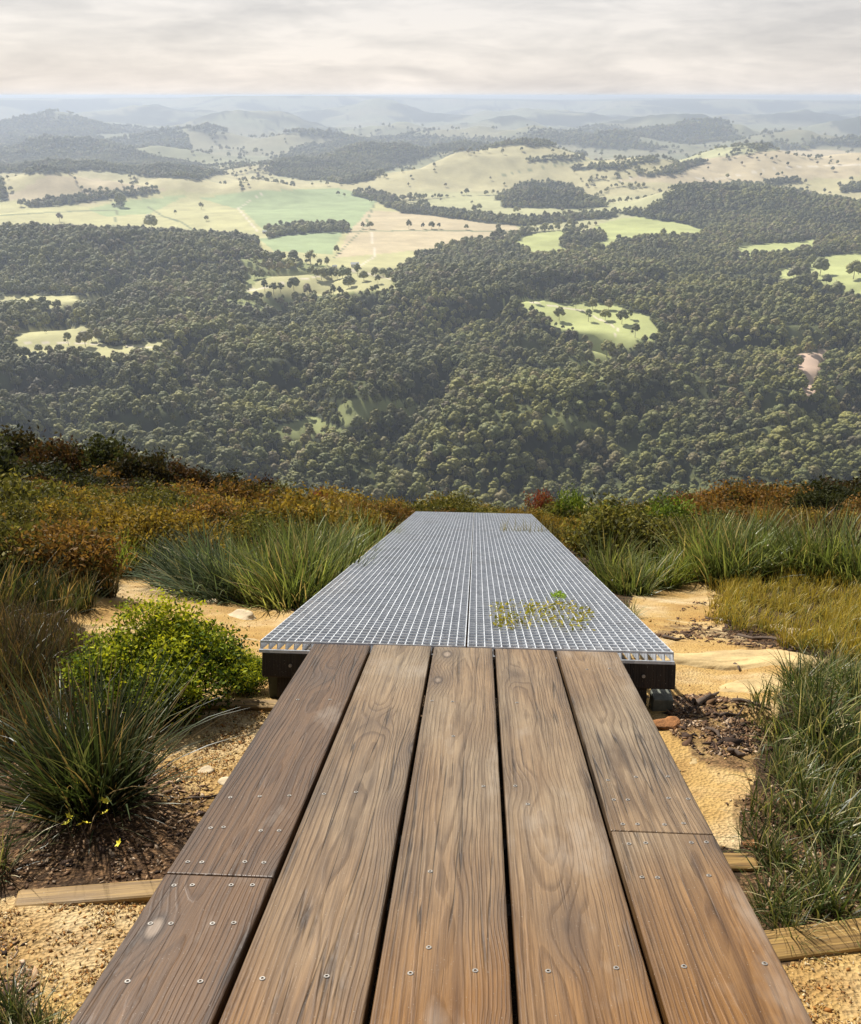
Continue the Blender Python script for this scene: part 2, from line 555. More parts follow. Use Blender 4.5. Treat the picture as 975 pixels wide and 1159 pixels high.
def np_mesh(name, V, quads=None, tris=None, mats=(), col=None, smooth=False, midx=None):
    me = bpy.data.meshes.new(name)
    V = np.asarray(V, np.float32)
    nq = 0 if quads is None else len(quads)
    nt = 0 if tris is None else len(tris)
    me.vertices.add(len(V))
    me.vertices.foreach_set('co', V.ravel())
    idx = []
    if nq: idx.append(np.asarray(quads, np.int32).ravel())
    if nt: idx.append(np.asarray(tris, np.int32).ravel())
    if idx:
        idx = np.concatenate(idx)
        me.loops.add(len(idx))
        me.loops.foreach_set('vertex_index', idx)
        me.polygons.add(nq + nt)
        st = np.concatenate([np.arange(nq) * 4, nq * 4 + np.arange(nt) * 3]).astype(np.int32)
        me.polygons.foreach_set('loop_start', st)
        if smooth:
            me.polygons.foreach_set('use_smooth', np.ones(nq + nt, bool))
        if midx is not None:
            me.polygons.foreach_set('material_index', np.asarray(midx, np.int32))
    if col is not None:
        a = me.attributes.new('Col', 'FLOAT_COLOR', 'POINT')
        c4 = np.ones((len(V), 4), np.float32)
        c4[:, :3] = col
        a.data.foreach_set('color', c4.ravel())
    for m in mats: me.materials.append(m)
    me.update(calc_edges=True)
    me.validate(verbose=False)
    return me


class MB:
    """collects boxes and prisms into one mesh"""
    def __init__(s):
        s.v, s.f = [], []

    def add(s, vs, fs):
        b = len(s.v)
        s.v += [tuple(map(float, v)) for v in vs]
        s.f += [tuple(b + i for i in f) for f in fs]

    def hexa(s, c):
        s.add(c, [(0, 3, 2, 1), (4, 5, 6, 7), (0, 1, 5, 4), (1, 2, 6, 5), (2, 3, 7, 6), (3, 0, 4, 7)])

    def box(s, x0, x1, y0, y1, z0, z1):
        s.hexa([(x0, y0, z0), (x1, y0, z0), (x1, y1, z0), (x0, y1, z0), (x0, y0, z1), (x1, y0, z1), (x1, y1, z1), (x0, y1, z1)])

    def tube(s, pts, rad, n=6, cap=True):
        pts = [Vector(p) for p in pts]
        rad = rad if isinstance(rad, (list, tuple)) else [rad] * len(pts)
        rings = []
        for i, p in enumerate(pts):
            d = (pts[min(i + 1, len(pts) - 1)] - pts[max(i - 1, 0)]).normalized()
            a = d.orthogonal().normalized()
            b = d.cross(a)
            rings.append([p + (a * math.cos(2 * math.pi * k / n) + b * math.sin(2 * math.pi * k / n)) * rad[i] for k in range(n)])
        # align rings
        base = len(s.v)
        for i in range(1, len(rings)):
            best = min(range(n), key=lambda o: (rings[i][o] - rings[i - 1][0]).length)
            rings[i] = rings[i][best:] + rings[i][:best]
        for r_ in rings: s.v += [tuple(v) for v in r_]
        for i in range(len(rings) - 1):
            for k in range(n):
                a0, a1 = base + i * n + k, base + i * n + (k + 1) % n
                s.f.append((a0, a1, a1 + n, a0 + n))
        if cap:
            s.f.append(tuple(base + k for k in reversed(range(n))))
            s.f.append(tuple(base + (len(rings) - 1) * n + k for k in range(n)))

    def build(s, name, mat, parent=None, bevel=0.0, smooth=False, seg=2):
        me = bpy.data.meshes.new(name)
        me.from_pydata(s.v, [], s.f)
        me.materials.append(mat)
        if smooth:
            me.polygons.foreach_set('use_smooth', [True] * len(me.polygons))
        me.update()
        o = link(name, me, parent)
        if bevel:
            m = o.modifiers.new('bevel', 'BEVEL')
            m.width = bevel
            m.segments = seg
            m.limit_method = 'ANGLE'
        return o


# ------------------------------------------------------------------ materials
def new_mat(name):
    m = bpy.data.materials.new(name)
    m.use_nodes = True
    m.node_tree.nodes.clear()
    t = NT(m.node_tree)
    out = t.n('ShaderNodeOutputMaterial')
    return m, t, out


def simple(name, col, rough=0.6, metal=0.0, var=0.15, scale=8.0, bump=0.0, spec=0.5):
    m, t, out = new_mat(name)
    tc = t.n('ShaderNodeTexCoord').outputs['Object']
    nz = t.noise(tc, scale, 6, 0.65)
    c = t.mix(t.ramp(nz, [(0.3, 0), (0.7, 1)]), tuple(v * (1 - var) for v in col), tuple(min(1, v * (1 + var)) for v in col))
    b = t.n('ShaderNodeBsdfPrincipled', {'Base Color': c, 'Roughness': rough, 'Metallic': metal, 'Specular IOR Level': spec})
    if bump:
        bp = t.n('ShaderNodeBump', {'Height': t.noise(tc, scale * 4, 5, 0.7), 'Strength': bump, 'Distance': 0.01})
        t.link(bp.outputs[0], b.inputs['Normal'])
    t.link(b.outputs[0], out.inputs[0])
    return m


def leaf_mat(name, transl=0.3, rnd=0.35, rough=0.5, spec=0.25, tint=(1, 1, 1)):
    m, t, out = new_mat(name)
    at = t.n('ShaderNodeAttribute', attribute_name='Col').outputs['Color']
    r_ = t.n('ShaderNodeObjectInfo').outputs['Random']
    k = t.math('ADD', t.math('MULTIPLY', r_, rnd), 1 - rnd * 0.5)
    kk = t.n('ShaderNodeCombineColor', {0: k, 1: k, 2: k}).outputs[0]
    c = t.mix(1.0, at, kk, 'MULTIPLY')
    c = t.mix(1.0, c, tint, 'MULTIPLY')
    b = t.n('ShaderNodeBsdfPrincipled', {'Base Color': c, 'Roughness': rough, 'Specular IOR Level': spec})
    tr = t.n('ShaderNodeBsdfTranslucent', {'Color': t.mix(1.0, c, (1.25, 1.2, 0.7), 'MULTIPLY')})
    mx = t.n('ShaderNodeMixShader', {0: transl, 1: b.outputs[0], 2: tr.outputs[0]})
    t.link(mx.outputs[0], out.inputs[0])
    return m


M = {}
M['leaf'] = leaf_mat('foliage', 0.34, 0.35, 0.65, 0.10)
M['blade'] = leaf_mat('grass_blades', 0.34, 0.3, 0.42, 0.4)
M['stem'] = simple('woody_stem', (0.12, 0.08, 0.05), 0.8, var=0.3, scale=20)


def gum_leaf():
    m, t, out = new_mat('eucalypt_crown')
    oi = t.n('ShaderNodeObjectInfo')
    r_ = oi.outputs['Random']
    geo = t.n('ShaderNodeTexCoord').outputs['Object']
    nz = t.noise(geo, 0.55, 5, 0.7)
    patch = t.noise(oi.outputs['Location'], 0.0065, 3, 0.6)
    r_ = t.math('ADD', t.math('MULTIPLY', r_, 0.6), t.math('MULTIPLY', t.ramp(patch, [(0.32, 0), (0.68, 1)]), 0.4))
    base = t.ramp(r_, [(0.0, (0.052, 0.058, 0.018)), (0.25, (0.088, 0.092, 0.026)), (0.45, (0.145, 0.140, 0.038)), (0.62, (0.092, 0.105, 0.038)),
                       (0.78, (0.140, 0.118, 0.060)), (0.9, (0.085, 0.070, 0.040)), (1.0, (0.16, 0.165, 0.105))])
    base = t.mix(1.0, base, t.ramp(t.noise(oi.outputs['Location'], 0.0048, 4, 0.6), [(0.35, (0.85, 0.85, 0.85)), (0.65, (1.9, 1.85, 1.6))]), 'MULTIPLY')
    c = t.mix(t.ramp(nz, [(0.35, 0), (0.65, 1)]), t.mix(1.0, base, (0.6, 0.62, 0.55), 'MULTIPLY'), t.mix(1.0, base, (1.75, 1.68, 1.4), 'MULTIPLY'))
    b = t.n('ShaderNodeBsdfPrincipled', {'Base Color': c, 'Roughness': 0.6, 'Specular IOR Level': 0.25})
    bp = t.n('ShaderNodeBump', {'Height': t.noise(geo, 1.6, 4, 0.7), 'Strength': 0.9, 'Distance': 0.9})
    t.link(bp.outputs[0], b.inputs['Normal'])
    t.link(b.outputs[0], out.inputs[0])
    return m


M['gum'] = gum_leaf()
M['bark'] = simple('pale_bark', (0.30, 0.26, 0.21), 0.8, var=0.3, scale=1.5)


def far_ground():
    m, t, out = new_mat('valley_ground')
    at = t.n('ShaderNodeAttribute', attribute_name='Col').outputs['Color']
    geo = t.n('ShaderNodeNewGeometry').outputs['Position']
    a = t.noise(geo, 0.012, 8, 0.65)
    b_ = t.noise(geo, 0.09, 4, 0.6)
    k = t.math('ADD', t.math('MULTIPLY', a, 0.55), t.math('ADD', t.math('MULTIPLY', b_, 0.25), 0.60))
    kk = t.n('ShaderNodeCombineColor', {0: k, 1: k, 2: k}).outputs[0]
    c = t.mix(1.0, at, kk, 'MULTIPLY')
    b = t.n('ShaderNodeBsdfPrincipled', {'Base Color': c, 'Roughness': 0.9, 'Specular IOR Level': 0.1})
    t.link(b.outputs[0], out.inputs[0])
    return m


def near_ground():
    m, t, out = new_mat('hillside_soil')
    at = t.n('ShaderNodeAttribute', attribute_name='Col')
    sp = t.n('ShaderNodeSeparateColor', {0: at.outputs['Color']})
    geo = t.n('ShaderNodeNewGeometry').outputs['Position']
    big = t.noise(geo, 1.1, 6, 0.6)
    mid = t.noise(geo, 6.0, 6, 0.65, 0.4)
    fine = t.noise(geo, 55.0, 5, 0.75)
    grit = t.n('ShaderNodeTexVoronoi', {'Vector': geo, 'Scale': 85.0, 'Randomness': 1.0})
    sand = t.ramp(big, [(0.32, (0.40, 0.225, 0.060)), (0.50, (0.49, 0.32, 0.115)), (0.68, (0.62, 0.49, 0.29))])
    sand = t.mix(t.ramp(mid, [(0.52, 0), (0.72, 0.55)]), sand, (0.40, 0.23, 0.085))
    sand = t.mix(t.ramp(grit.outputs['Color'], [(0.66, 0), (0.9, 0.38)]), sand, (0.25, 0.15, 0.065))
    sand = t.mix(t.ramp(fine, [(0.56, 0), (0.72, 0.75)]), sand, (0.17, 0.095, 0.045))
    sand = t.mix(t.ramp(t.noise(geo, 2.6, 5, 0.7, 0.8), [(0.50, 0), (0.66, 0.55)]), sand, (0.30, 0.165, 0.055))
    hum = t.ramp(mid, [(0.3, (0.014, 0.010, 0.006)), (0.5, (0.042, 0.026, 0.014)), (0.7, (0.13, 0.075, 0.034))])
    hum = t.mix(t.ramp(fine, [(0.54, 0), (0.66, 0.8)]), hum, (0.30, 0.19, 0.10))
    soil = t.mix(t.ramp(t.math('ADD', sp.outputs[0], t.math('MULTIPLY', t.math('SUBTRACT', mid, 0.5), 0.7)), [(0.35, 0), (0.65, 1)]), hum, sand)
    litc = t.mix(t.ramp(fine, [(0.45, 0), (0.6, 1)]), (0.06, 0.032, 0.016), (0.25, 0.14, 0.065))
    lf = t.math('MULTIPLY', sp.outputs[1], t.ramp(mid, [(0.36, 0.15), (0.6, 0.9)]))
    c = t.mix(lf, soil, litc)
    b = t.n('ShaderNodeBsdfPrincipled', {'Base Color': c, 'Roughness': 0.92, 'Specular IOR Level': 0.15})
    h = t.math('ADD', t.math('MULTIPLY', mid, 0.35), t.math('ADD', t.math('MULTIPLY', fine, 0.35), t.math('MULTIPLY', grit.outputs['Distance'], 0.5)))
    bp = t.n('ShaderNodeBump', {'Height': h, 'Strength': 0.9, 'Distance': 0.018})
    t.link(bp.outputs[0], b.inputs['Normal'])
    t.link(b.outputs[0], out.inputs[0])
    return m


M['far'] = far_ground()
M['near'] = near_ground()

# ------------------------------------------------------------------ the ground sheet
A0 = math.pi / 2 + YAW
dense = np.arange(-34, 34.01, 0.135)
side = np.concatenate([np.arange(-180, -34, 4.0), dense, np.arange(34.5, 180, 4.0)])
ang = A0 - np.radians(side)
rad_ = [0.25]
while rad_[-1] < 60000:
    r_ = rad_[-1]
    rad_.append(r_ * (1.016 if r_ < 30 else 1.04 if r_ < 650 else 1.0062 if r_ < 5500 else 1.010 if r_ < 20000 else 1.02 if r_ < 30000 else 1.1))
rad_ = np.array(rad_)
AA, RR = np.meshgrid(ang, rad_)
GX, GY = (RR * np.cos(AA)).ravel() + CAMX, (RR * np.sin(AA)).ravel()
GZ = ground_z(GX, GY)
GP = np.stack([GX, GY, GZ], 1)
na, nr = len(ang), len(rad_)
gcol = np.zeros((len(GP), 3))
nearm = GY < 60
farm = ~nearm & (GY > 300)
c_, t_ = cover(GP[farm])
gcol[farm] = c_
gcol[~nearm & ~farm] = (0.05, 0.052, 0.03)
s_, l_ = near_cover(GP[nearm])
gcol[nearm, 0], gcol[nearm, 1] = s_, l_
ii = (np.arange(nr - 1)[:, None] * na + np.arange(na)[None, :])
jj = (np.arange(nr - 1)[:, None] * na + (np.arange(na)[None, :] + 1) % na)
Q = np.stack([ii, jj, jj + na, ii + na], -1).reshape(-1, 4)[:, ::-1]
qm = np.where(nearm[Q].all(1), 0, 1)
# a strip of faces that straddles the limit is given to the far material: recolour its near vertices
me = np_mesh('ground', GP, quads=Q, mats=(M['near'], M['far']), col=gcol, smooth=True, midx=qm)
tag(link('ground', me), kind='structure')


# ------------------------------------------------------------------ eucalypts
def ico(sub=1):
    import bmesh
    bm = bmesh.new()
    bmesh.ops.create_icosphere(bm, subdivisions=sub, radius=1)
    V = np.array([v.co for v in bm.verts])
    F = np.array([[v.index for v in f.verts] for f in bm.faces])
    bm.free()
    return V, F


ICO1, ICO2 = ico(1), ico(2)


def gum_crown(seed, H=15.0, Wd=12.0, nb=11, leaves=150):
    r = np.random.default_rng(seed)
    Vs, Fs, n = [], [], 0
    for i in range(nb):
        a = i * 2.4 + r.uniform(-.4, .4)
        q = math.sqrt((i + 0.3) / nb)
        rr = Wd * 0.5 * q * 0.74
        cz = H * (0.84 - 0.40 * q ** 2.2 + r.uniform(-.07, .04))
        s = Wd * r.uniform(0.15, 0.24)
        V, F = ICO2
        nz = 1 + 0.50 * (fbm(V[:, 0] * 2.1 + i * 7, V[:, 1] * 2.1 + V[:, 2] * 1.7, seed + i, 3) - 0.5) * 2
        W_ = V * nz[:, None] * np.array([s, s, s * 0.88])
        Vs.append(W_ + np.array([rr * math.cos(a), rr * math.sin(a), cz]))
        Fs.append(F + n)
        n += len(V)
    P = np.concatenate(Vs)
    # loose leaf clumps over the surface
    pick = r.integers(0, len(P), leaves)
    c = P[pick] + r.normal(0, 0.5, (leaves, 3))
    s = r.uniform(0.35, 1.0, leaves)
    u = r.normal(0, 1, (leaves, 3)); u /= np.linalg.norm(u, axis=1)[:, None]
    v = np.cross(u, r.normal(0, 1, (leaves, 3))); v /= np.linalg.norm(v, axis=1)[:, None]
    L = np.stack([c - u * s[:, None], c + v * s[:, None] * .6, c + u * s[:, None]], 1).reshape(-1, 3)
    LF = np.arange(leaves * 3).reshape(-1, 3) + n
    return np.concatenate([P, L]), np.concatenate(Fs + [LF])


def gum_trunk(seed, H, Wd):
    r = random.Random(seed)
    mb = MB()
    lean = (r.uniform(-.6, .6), r.uniform(-.6, .6))
    mb.tube([(0, 0, -1.5), (lean[0] * .4, lean[1] * .4, H * .3), (lean[0], lean[1], H * .62), (lean[0] * 1.2, lean[1] * 1.2, H * .8)], [.32, .26, .17, .07], 6)
    for k in range(4):
        a = k * 1.6 + r.uniform(-.4, .4)
        z0 = H * r.uniform(.36, .5)
        mb.tube([(lean[0] * .6, lean[1] * .6, z0), (math.cos(a) * Wd * .16, math.sin(a) * Wd * .16, z0 + H * .16),
                 (math.cos(a) * Wd * .3, math.sin(a) * Wd * .3, H * .72)], [.15, .1, .04], 5)
    return mb


PROTO = []
for k in range(7):
    H, Wd = [(15, 12), (17, 13), (13, 12), (16, 10), (14, 13.5), (18, 11), (12, 9)][k]
    V, F = gum_crown(100 + k, H, Wd, [12, 14, 11, 10, 14, 10, 8][k], 330)
    tb = gum_trunk(200 + k, H, Wd)
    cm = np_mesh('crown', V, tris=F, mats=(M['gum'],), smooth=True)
    tm = bpy.data.meshes.new('trunk')
    tm.from_pydata(tb.v, [], tb.f)
    tm.materials.append(M['bark'])
    # whole tree in one mesh, for copies of a few pixels
    tv = np.array(tb.v)
    quads = np.array([f for f in tb.f if len(f) == 4])
    nq = len(quads)
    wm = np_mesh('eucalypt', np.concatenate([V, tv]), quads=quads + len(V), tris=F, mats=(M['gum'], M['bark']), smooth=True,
                 midx=np.concatenate([np.ones(nq), np.zeros(len(F))]))
    PROTO.append((cm, tm, wm))


def scatter(y0, y1, s, half=33.0):
    """jittered points over the visible wedge of the valley between two distances"""
    xs = np.arange(-y1 * math.tan(R(half)), y1 * math.tan(R(half)), s)
    ys = np.arange(y0, y1, s)
    X, Y = np.meshgrid(xs, ys)
    X = (X + RNG.uniform(-.5, .5, X.shape) * s).ravel()
    Y = (Y + RNG.uniform(-.5, .5, Y.shape) * s).ravel()
    a = np.degrees(np.arctan2(-(X - CAMX), Y)) - math.degrees(YAW)
    m = np.abs(a) < half - 1
    X, Y = X[m], Y[m]
    return np.stack([X, Y, ground_z(X, Y)], 1)


def forest_band(y0, y1, s, smin, smax):
    P = scatter(y0, y1, s)
    _, tr = cover(P)
    # crowns thin out and crowd together in places
    dn = fbm(P[:, 0] / 85.0, P[:, 1] / 85.0, 131, 3)
    keep = RNG.uniform(0, 1, len(P)) < tr * np.where(tr > 0.9, 0.60 + 0.45 * sst(0.30, 0.42, dn), 1)
    P = P[keep]
    sc = RNG.uniform(smin, smax, len(P)) * (0.86 + 0.3 * fbm(P[:, 0] / 240.0, P[:, 1] / 240.0, 141, 2))
    sc *= np.where(RNG.uniform(0, 1, len(P)) < 0.13, 1.32, 1.0)
    return P, sc


bands = [forest_band(780, 2300, 11.6, 0.62, 1.42), forest_band(2300, 3600, 12.0, 0.66, 1.35), forest_band(3600, 6500, 15.0, 0.9, 1.4),
         forest_band(6500, 11000, 30.0, 1.5, 2.4)]
FP = np.concatenate([b[0] for b in bands])
FS = np.concatenate([b[1] for b in bands])
print('forest points', len(FP))

# the nearest 290 in view are trees of their own
px, py = project(FP + np.array([0, 0, 12.0]))
hide = np.where(px < 230, 505, np.where(px < 420, 545, 556))
vis = (px > 4) & (px < 971) & (py < hide)
d_ = np.where(vis, np.linalg.norm(FP, axis=1), 1e9)
order = np.argsort(d_)[:290]
mask = np.ones(len(FP), bool)
mask[order] = False
for n_, i in enumerate(order):
    o = link('eucalypt', PROTO[n_ % 7][2], loc=FP[i] - np.array([0, 0, 0.3]))
    o.scale = (FS[i],) * 3
    o.rotation_euler = (0, 0, RNG.uniform(0, 6.28))
    tag(o, 'olive eucalypt in the front rows of the valley forest, directly above the heath line', 'tree', 'eucalypts in the front rows of the valley forest')


def gn_scatter(name, P, scl, kind, protos, mat=None, tilt=None):
    """one object whose mesh points carry copies of the prototypes"""
    me = bpy.data.meshes.new(name)
    me.vertices.add(len(P))
    me.vertices.foreach_set('co', np.asarray(P, np.float32).ravel())
    for nm, typ, arr in (('scl', 'FLOAT', scl), ('rot', 'FLOAT', RNG.uniform(0, 6.283, len(P))), ('kind', 'INT', kind)):
        a = me.attributes.new(nm, typ, 'POINT')
        a.data.foreach_set('value', np.asarray(arr, np.int32 if typ == 'INT' else np.float32))
    me.update()
    o = link(name, me)
    ng = bpy.data.node_groups.new(name + '_scatter', 'GeometryNodeTree')
    ng.interface.new_socket('Geometry', in_out='INPUT', socket_type='NodeSocketGeometry')
    ng.interface.new_socket('Geometry', in_out='OUTPUT', socket_type='NodeSocketGeometry')
    t = NT(ng)
    gi, go = t.n('NodeGroupInput'), t.n('NodeGroupOutput')
    join = t.n('GeometryNodeJoinGeometry')
    for pr in reversed(protos):
        oi = t.n('GeometryNodeObjectInfo', transform_space='ORIGINAL')
        oi.inputs['Object'].default_value = pr
        g2 = t.n('GeometryNodeGeometryToInstance')
        t.link(oi.outputs['Geometry'], g2.inputs[0])
        t.link(g2.outputs[0], join.inputs[0])
    at = {}
    for nm, typ in (('scl', 'FLOAT'), ('rot', 'FLOAT'), ('kind', 'INT')):
        nd = t.n('GeometryNodeInputNamedAttribute', data_type=typ)
        nd.inputs['Name'].default_value = nm
        at[nm] = nd.outputs[0]
    cmb = t.n('ShaderNodeCombineXYZ', {2: at['rot']})
    iop = t.n('GeometryNodeInstanceOnPoints')
    t.link(gi.outputs[0], iop.inputs['Points'])
    t.link(join.outputs[0], iop.inputs['Instance'])
    iop.inputs['Pick Instance'].default_value = True
    t.link(at['kind'], iop.inputs['Instance Index'])
    t.link(cmb.outputs[0], iop.inputs['Rotation'])
    t.link(at['scl'], iop.inputs['Scale'])
    t.link(iop.outputs[0], go.inputs[0])
    md = o.modifiers.new('scatter', 'NODES')
    md.node_group = ng
    return o


protos = [o for o in COL.objects if o.name.startswith('eucalypt')][:7]
fo = gn_scatter('forest', FP[mask], FS[mask], RNG.integers(0, 7, mask.sum()), protos)
tag(fo, 'dense olive eucalypt forest filling the valley floor and far ridges', 'forest', kind='stuff')


# paddock trees, one by one: pixel of the foot, height in pixels, label
def tree_thing(px, py, hpx, label, group=None, kind=None, dark=False):
    p = gp(px, py)
    d = depth(p)
    k = int(RNG.integers(0, 7)) if kind is None else kind
    cm, tm, _ = PROTO[k]
    Hh = [15, 17, 13, 16, 14, 18, 12][k] * 0.92
    s = hpx / FPX * d / Hh / math.cos(PITCH)
    e = empty('paddock_tree', p, RNG.uniform(0, 6.28))
    e.scale = (s, s, s)
    link('crown', cm, e)
    link('trunk', tm, e)
    tag(e, label, 'tree', group)


G_ = 'trees dotting the lime green clearing'
tree_thing(719, 382, 15, 'round dark tree standing alone near the lower right rim of the green clearing')
tree_thing(704, 367, 15, 'tall leaning tree in the right middle of the green clearing, right beside another tree', G_)
tree_thing(713, 361, 11, 'small tree on the upper right of the tall leaning tree in the green clearing', G_)
tree_thing(685, 363, 11, 'slender tree in the middle of the green clearing, between two thicker trees', G_)
tree_thing(666, 364, 13, 'narrow tree left of the middle of the green clearing', G_)
tree_thing(633, 363, 14, 'broad loose tree at the left end of the green clearing', G_)
tree_thing(689, 351, 10, 'tree at the upper rim of the green clearing, above the slender tree', G_)
tree_thing(652, 350, 12, 'bushy tree at the upper left rim of the green clearing', G_)
tree_thing(671, 351, 12, 'dark tree on the upper middle rim of the green clearing', G_)
tree_thing(604, 343, 13, 'dark round tree on the upper left corner of the green clearing', G_)
tree_thing(687, 404, 16, 'tall tree in the neck below the green clearing')
tree_thing(78, 391, 14, 'solitary spreading tree in the middle of the pale yellow clearing on the left')
tree_thing(52, 377, 4, 'tiny bush near the upper edge of the pale yellow clearing on the left')
for q in ((97, 392, 15), (104, 386, 13), (112, 388, 15), (121, 386, 12), (130, 387, 11), (143, 386, 10), (160, 386, 9), (177, 384, 8)):
    tree_thing(*q, 'dark tree in the clump around the farmhouse in the left clearing', 'trees around the farmhouse in the left clearing')
for q in ((45, 400, 9), (56, 400, 8), (68, 400, 9), (84, 401, 8), (92, 401, 8), (152, 404, 8), (164, 403, 9), (178, 401, 9)):
    tree_thing(*q, 'small tree along the lower edge of the pale yellow left clearing', 'trees along the lower edge of the left clearing')
for q, lb in (((886, 300, 9), 'dark tree at the near edge of the far right paddock'), ((898, 318, 14), 'dark tree pair half left in the right paddock'),
              ((928, 312, 17), 'large round dark tree in the middle of the bright right paddock'), ((935, 324, 12), 'lower dark tree beside the big round one in the right paddock'),
              ((946, 338, 16), 'dark round tree at the lower end of the right paddock'), ((905, 330, 16), 'dark tree at the lower left edge of the right paddock'),
              ((966, 316, 17), 'dark tree at the right edge of the photo in the right paddock'), ((918, 300, 10), 'small dark tree at the top of the right paddock')):
    tree_thing(*q, lb)
for q, lb in (((411, 259, 7), 'left of two close trees in the row across the tan field'), ((419, 259, 7), 'right of two close trees in the row across the tan field'),
              ((463, 259, 9), 'largest tree of the row across the tan field'), ((479, 259, 6), 'small tree right of the largest one in the tan field row'),
              ((489, 259, 7), 'tree in the middle of three right of the largest in the tan field row'), ((497, 259, 6), 'last small tree of the close group in the tan field row'),
              ((528, 260, 5), 'lone small tree between the row and the far end of the tan field'), ((564, 261, 7), 'dark upright tree at the right end of the tan field'),
              ((420, 229, 4), 'tiny tree on the border of the green field and the tan field'), ((68, 251, 9), 'dark tall narrow tree in the pale field on the left'),
              ((24, 234, 7), 'round dark tree in the upper left of the pale field'), ((172, 261, 15), 'tall dark tree on the lower edge of the pale field'),
              ((137, 234, 14), 'dark column of a tree at the head of the fence line in the pale field'),
              ((199, 243, 5), 'small round tree in the middle of the pale field'), ((234, 250, 5), 'small pale tree in the lower right of the pale field'),
              ((228, 237, 7), 'thin pale tree in the middle right of the pale field'), ((383, 221, 4), 'tiny tree near the top of the green field'), ((390, 223, 4), 'second tiny tree near the top of the green field, the right one')):
    tree_thing(*q, lb)
for q in ((300, 330, 12), (310, 333, 12), (318, 331, 10), (333, 329, 13), (395, 315, 11), (405, 312, 12), (412, 318, 10), (425, 314, 10), (434, 314, 9), (441, 313, 9), (428, 321, 9), (395, 325, 11), (348, 331, 9),
          (352, 299, 14), (381, 286, 7)):
    tree_thing(*q, 'tree scattered over the thinly wooded pale grass around the farm sheds in mid valley', 'trees scattered around the mid valley sheds')
for q in ((358, 316, 11), (364, 317, 12), (370, 317, 11), (376, 317, 12), (382, 317, 11), (388, 315, 13), (391, 317, 12)):
    tree_thing(*q, 'dark green tree in the windbreak row by the mid valley farm', 'windbreak row by the mid valley farm')
for q in ((655, 303, 8), (600, 309, 8), (735, 188, 3), (880, 200, 4), (948, 186, 4), (925, 186, 3), (940, 180, 3), (700, 199, 3), (712, 199, 3), (640, 232, 4), (845, 176, 3)):
    tree_thing(*q, 'small tree on its own on the open slopes at the right of the far valley', 'single trees on the right far slopes')

# farm buildings
M['shed_wall'] = simple('shed_wall', (0.55, 0.54, 0.50), 0.7)
M['shed_roof'] = simple('shed_roof', (0.80, 0.80, 0.78), 0.4)


def shed(px, py, wpx, hpx, rz, label):
    p = gp(px, py)
    d = depth(p)
    w_, h_ = wpx / FPX * d, hpx / FPX * d
    e = empty('farm_building', p, rz)
    mb = MB()
    dp = w_ * 0.55
    hw = h_ * 0.62
    mb.add([(-w_ / 2, -dp / 2, -1), (w_ / 2, -dp / 2, -1), (w_ / 2, dp / 2, -1), (-w_ / 2, dp / 2, -1), (-w_ / 2, -dp / 2, hw), (w_ / 2, -dp / 2, hw), (w_ / 2, dp / 2, hw),
            (-w_ / 2, dp / 2, hw), (-w_ / 2, 0, h_), (w_ / 2, 0, h_)],
           [(0, 1, 5, 4), (2, 3, 7, 6), (1, 2, 6, 9, 5), (3, 0, 4, 8, 7)])
    mb.build('wall', M['shed_wall'], e)
    rf = MB()
    t, ov = 0.25, 0.5
    for s in (-1, 1):
        a = [(-w_ / 2 - ov, 0, h_ + .05), (w_ / 2 + ov, 0, h_ + .05), (w_ / 2 + ov, s * (dp / 2 + ov), hw - .15), (-w_ / 2 - ov, s * (dp / 2 + ov), hw - .15)]
        rf.hexa(a + [(x, y, z + t) for x, y, z in a])
    rf.build('roof', M['shed_roof'], e)
    dr = MB()
    dr.box(-w_ * .12, w_ * .12, -dp / 2 - .12, -dp / 2 - .02, -.5, hw * .75)
    dr.build('door', M['stem'], e)
    tag(e, label, 'farm building')


shed(402, 302, 9, 5, 0.2, 'white roofed shed above the windbreak in the middle of the valley')
shed(124, 386, 6, 4, 0.3, 'pale farmhouse among dark trees in the left clearing')
shed(921, 336, 7, 4, -0.2, 'small white shed below the bright right paddock')
shed(587, 300, 9, 4, 0.1, 'pale roofed shed in the woods right of the tan field')
shed(300, 264, 5, 3, 0.1, 'tiny white shed at the lower edge of the green field')
shed(379, 303, 5, 3, 0.4, 'tiny pale shed just left of the larger white shed in mid valley')


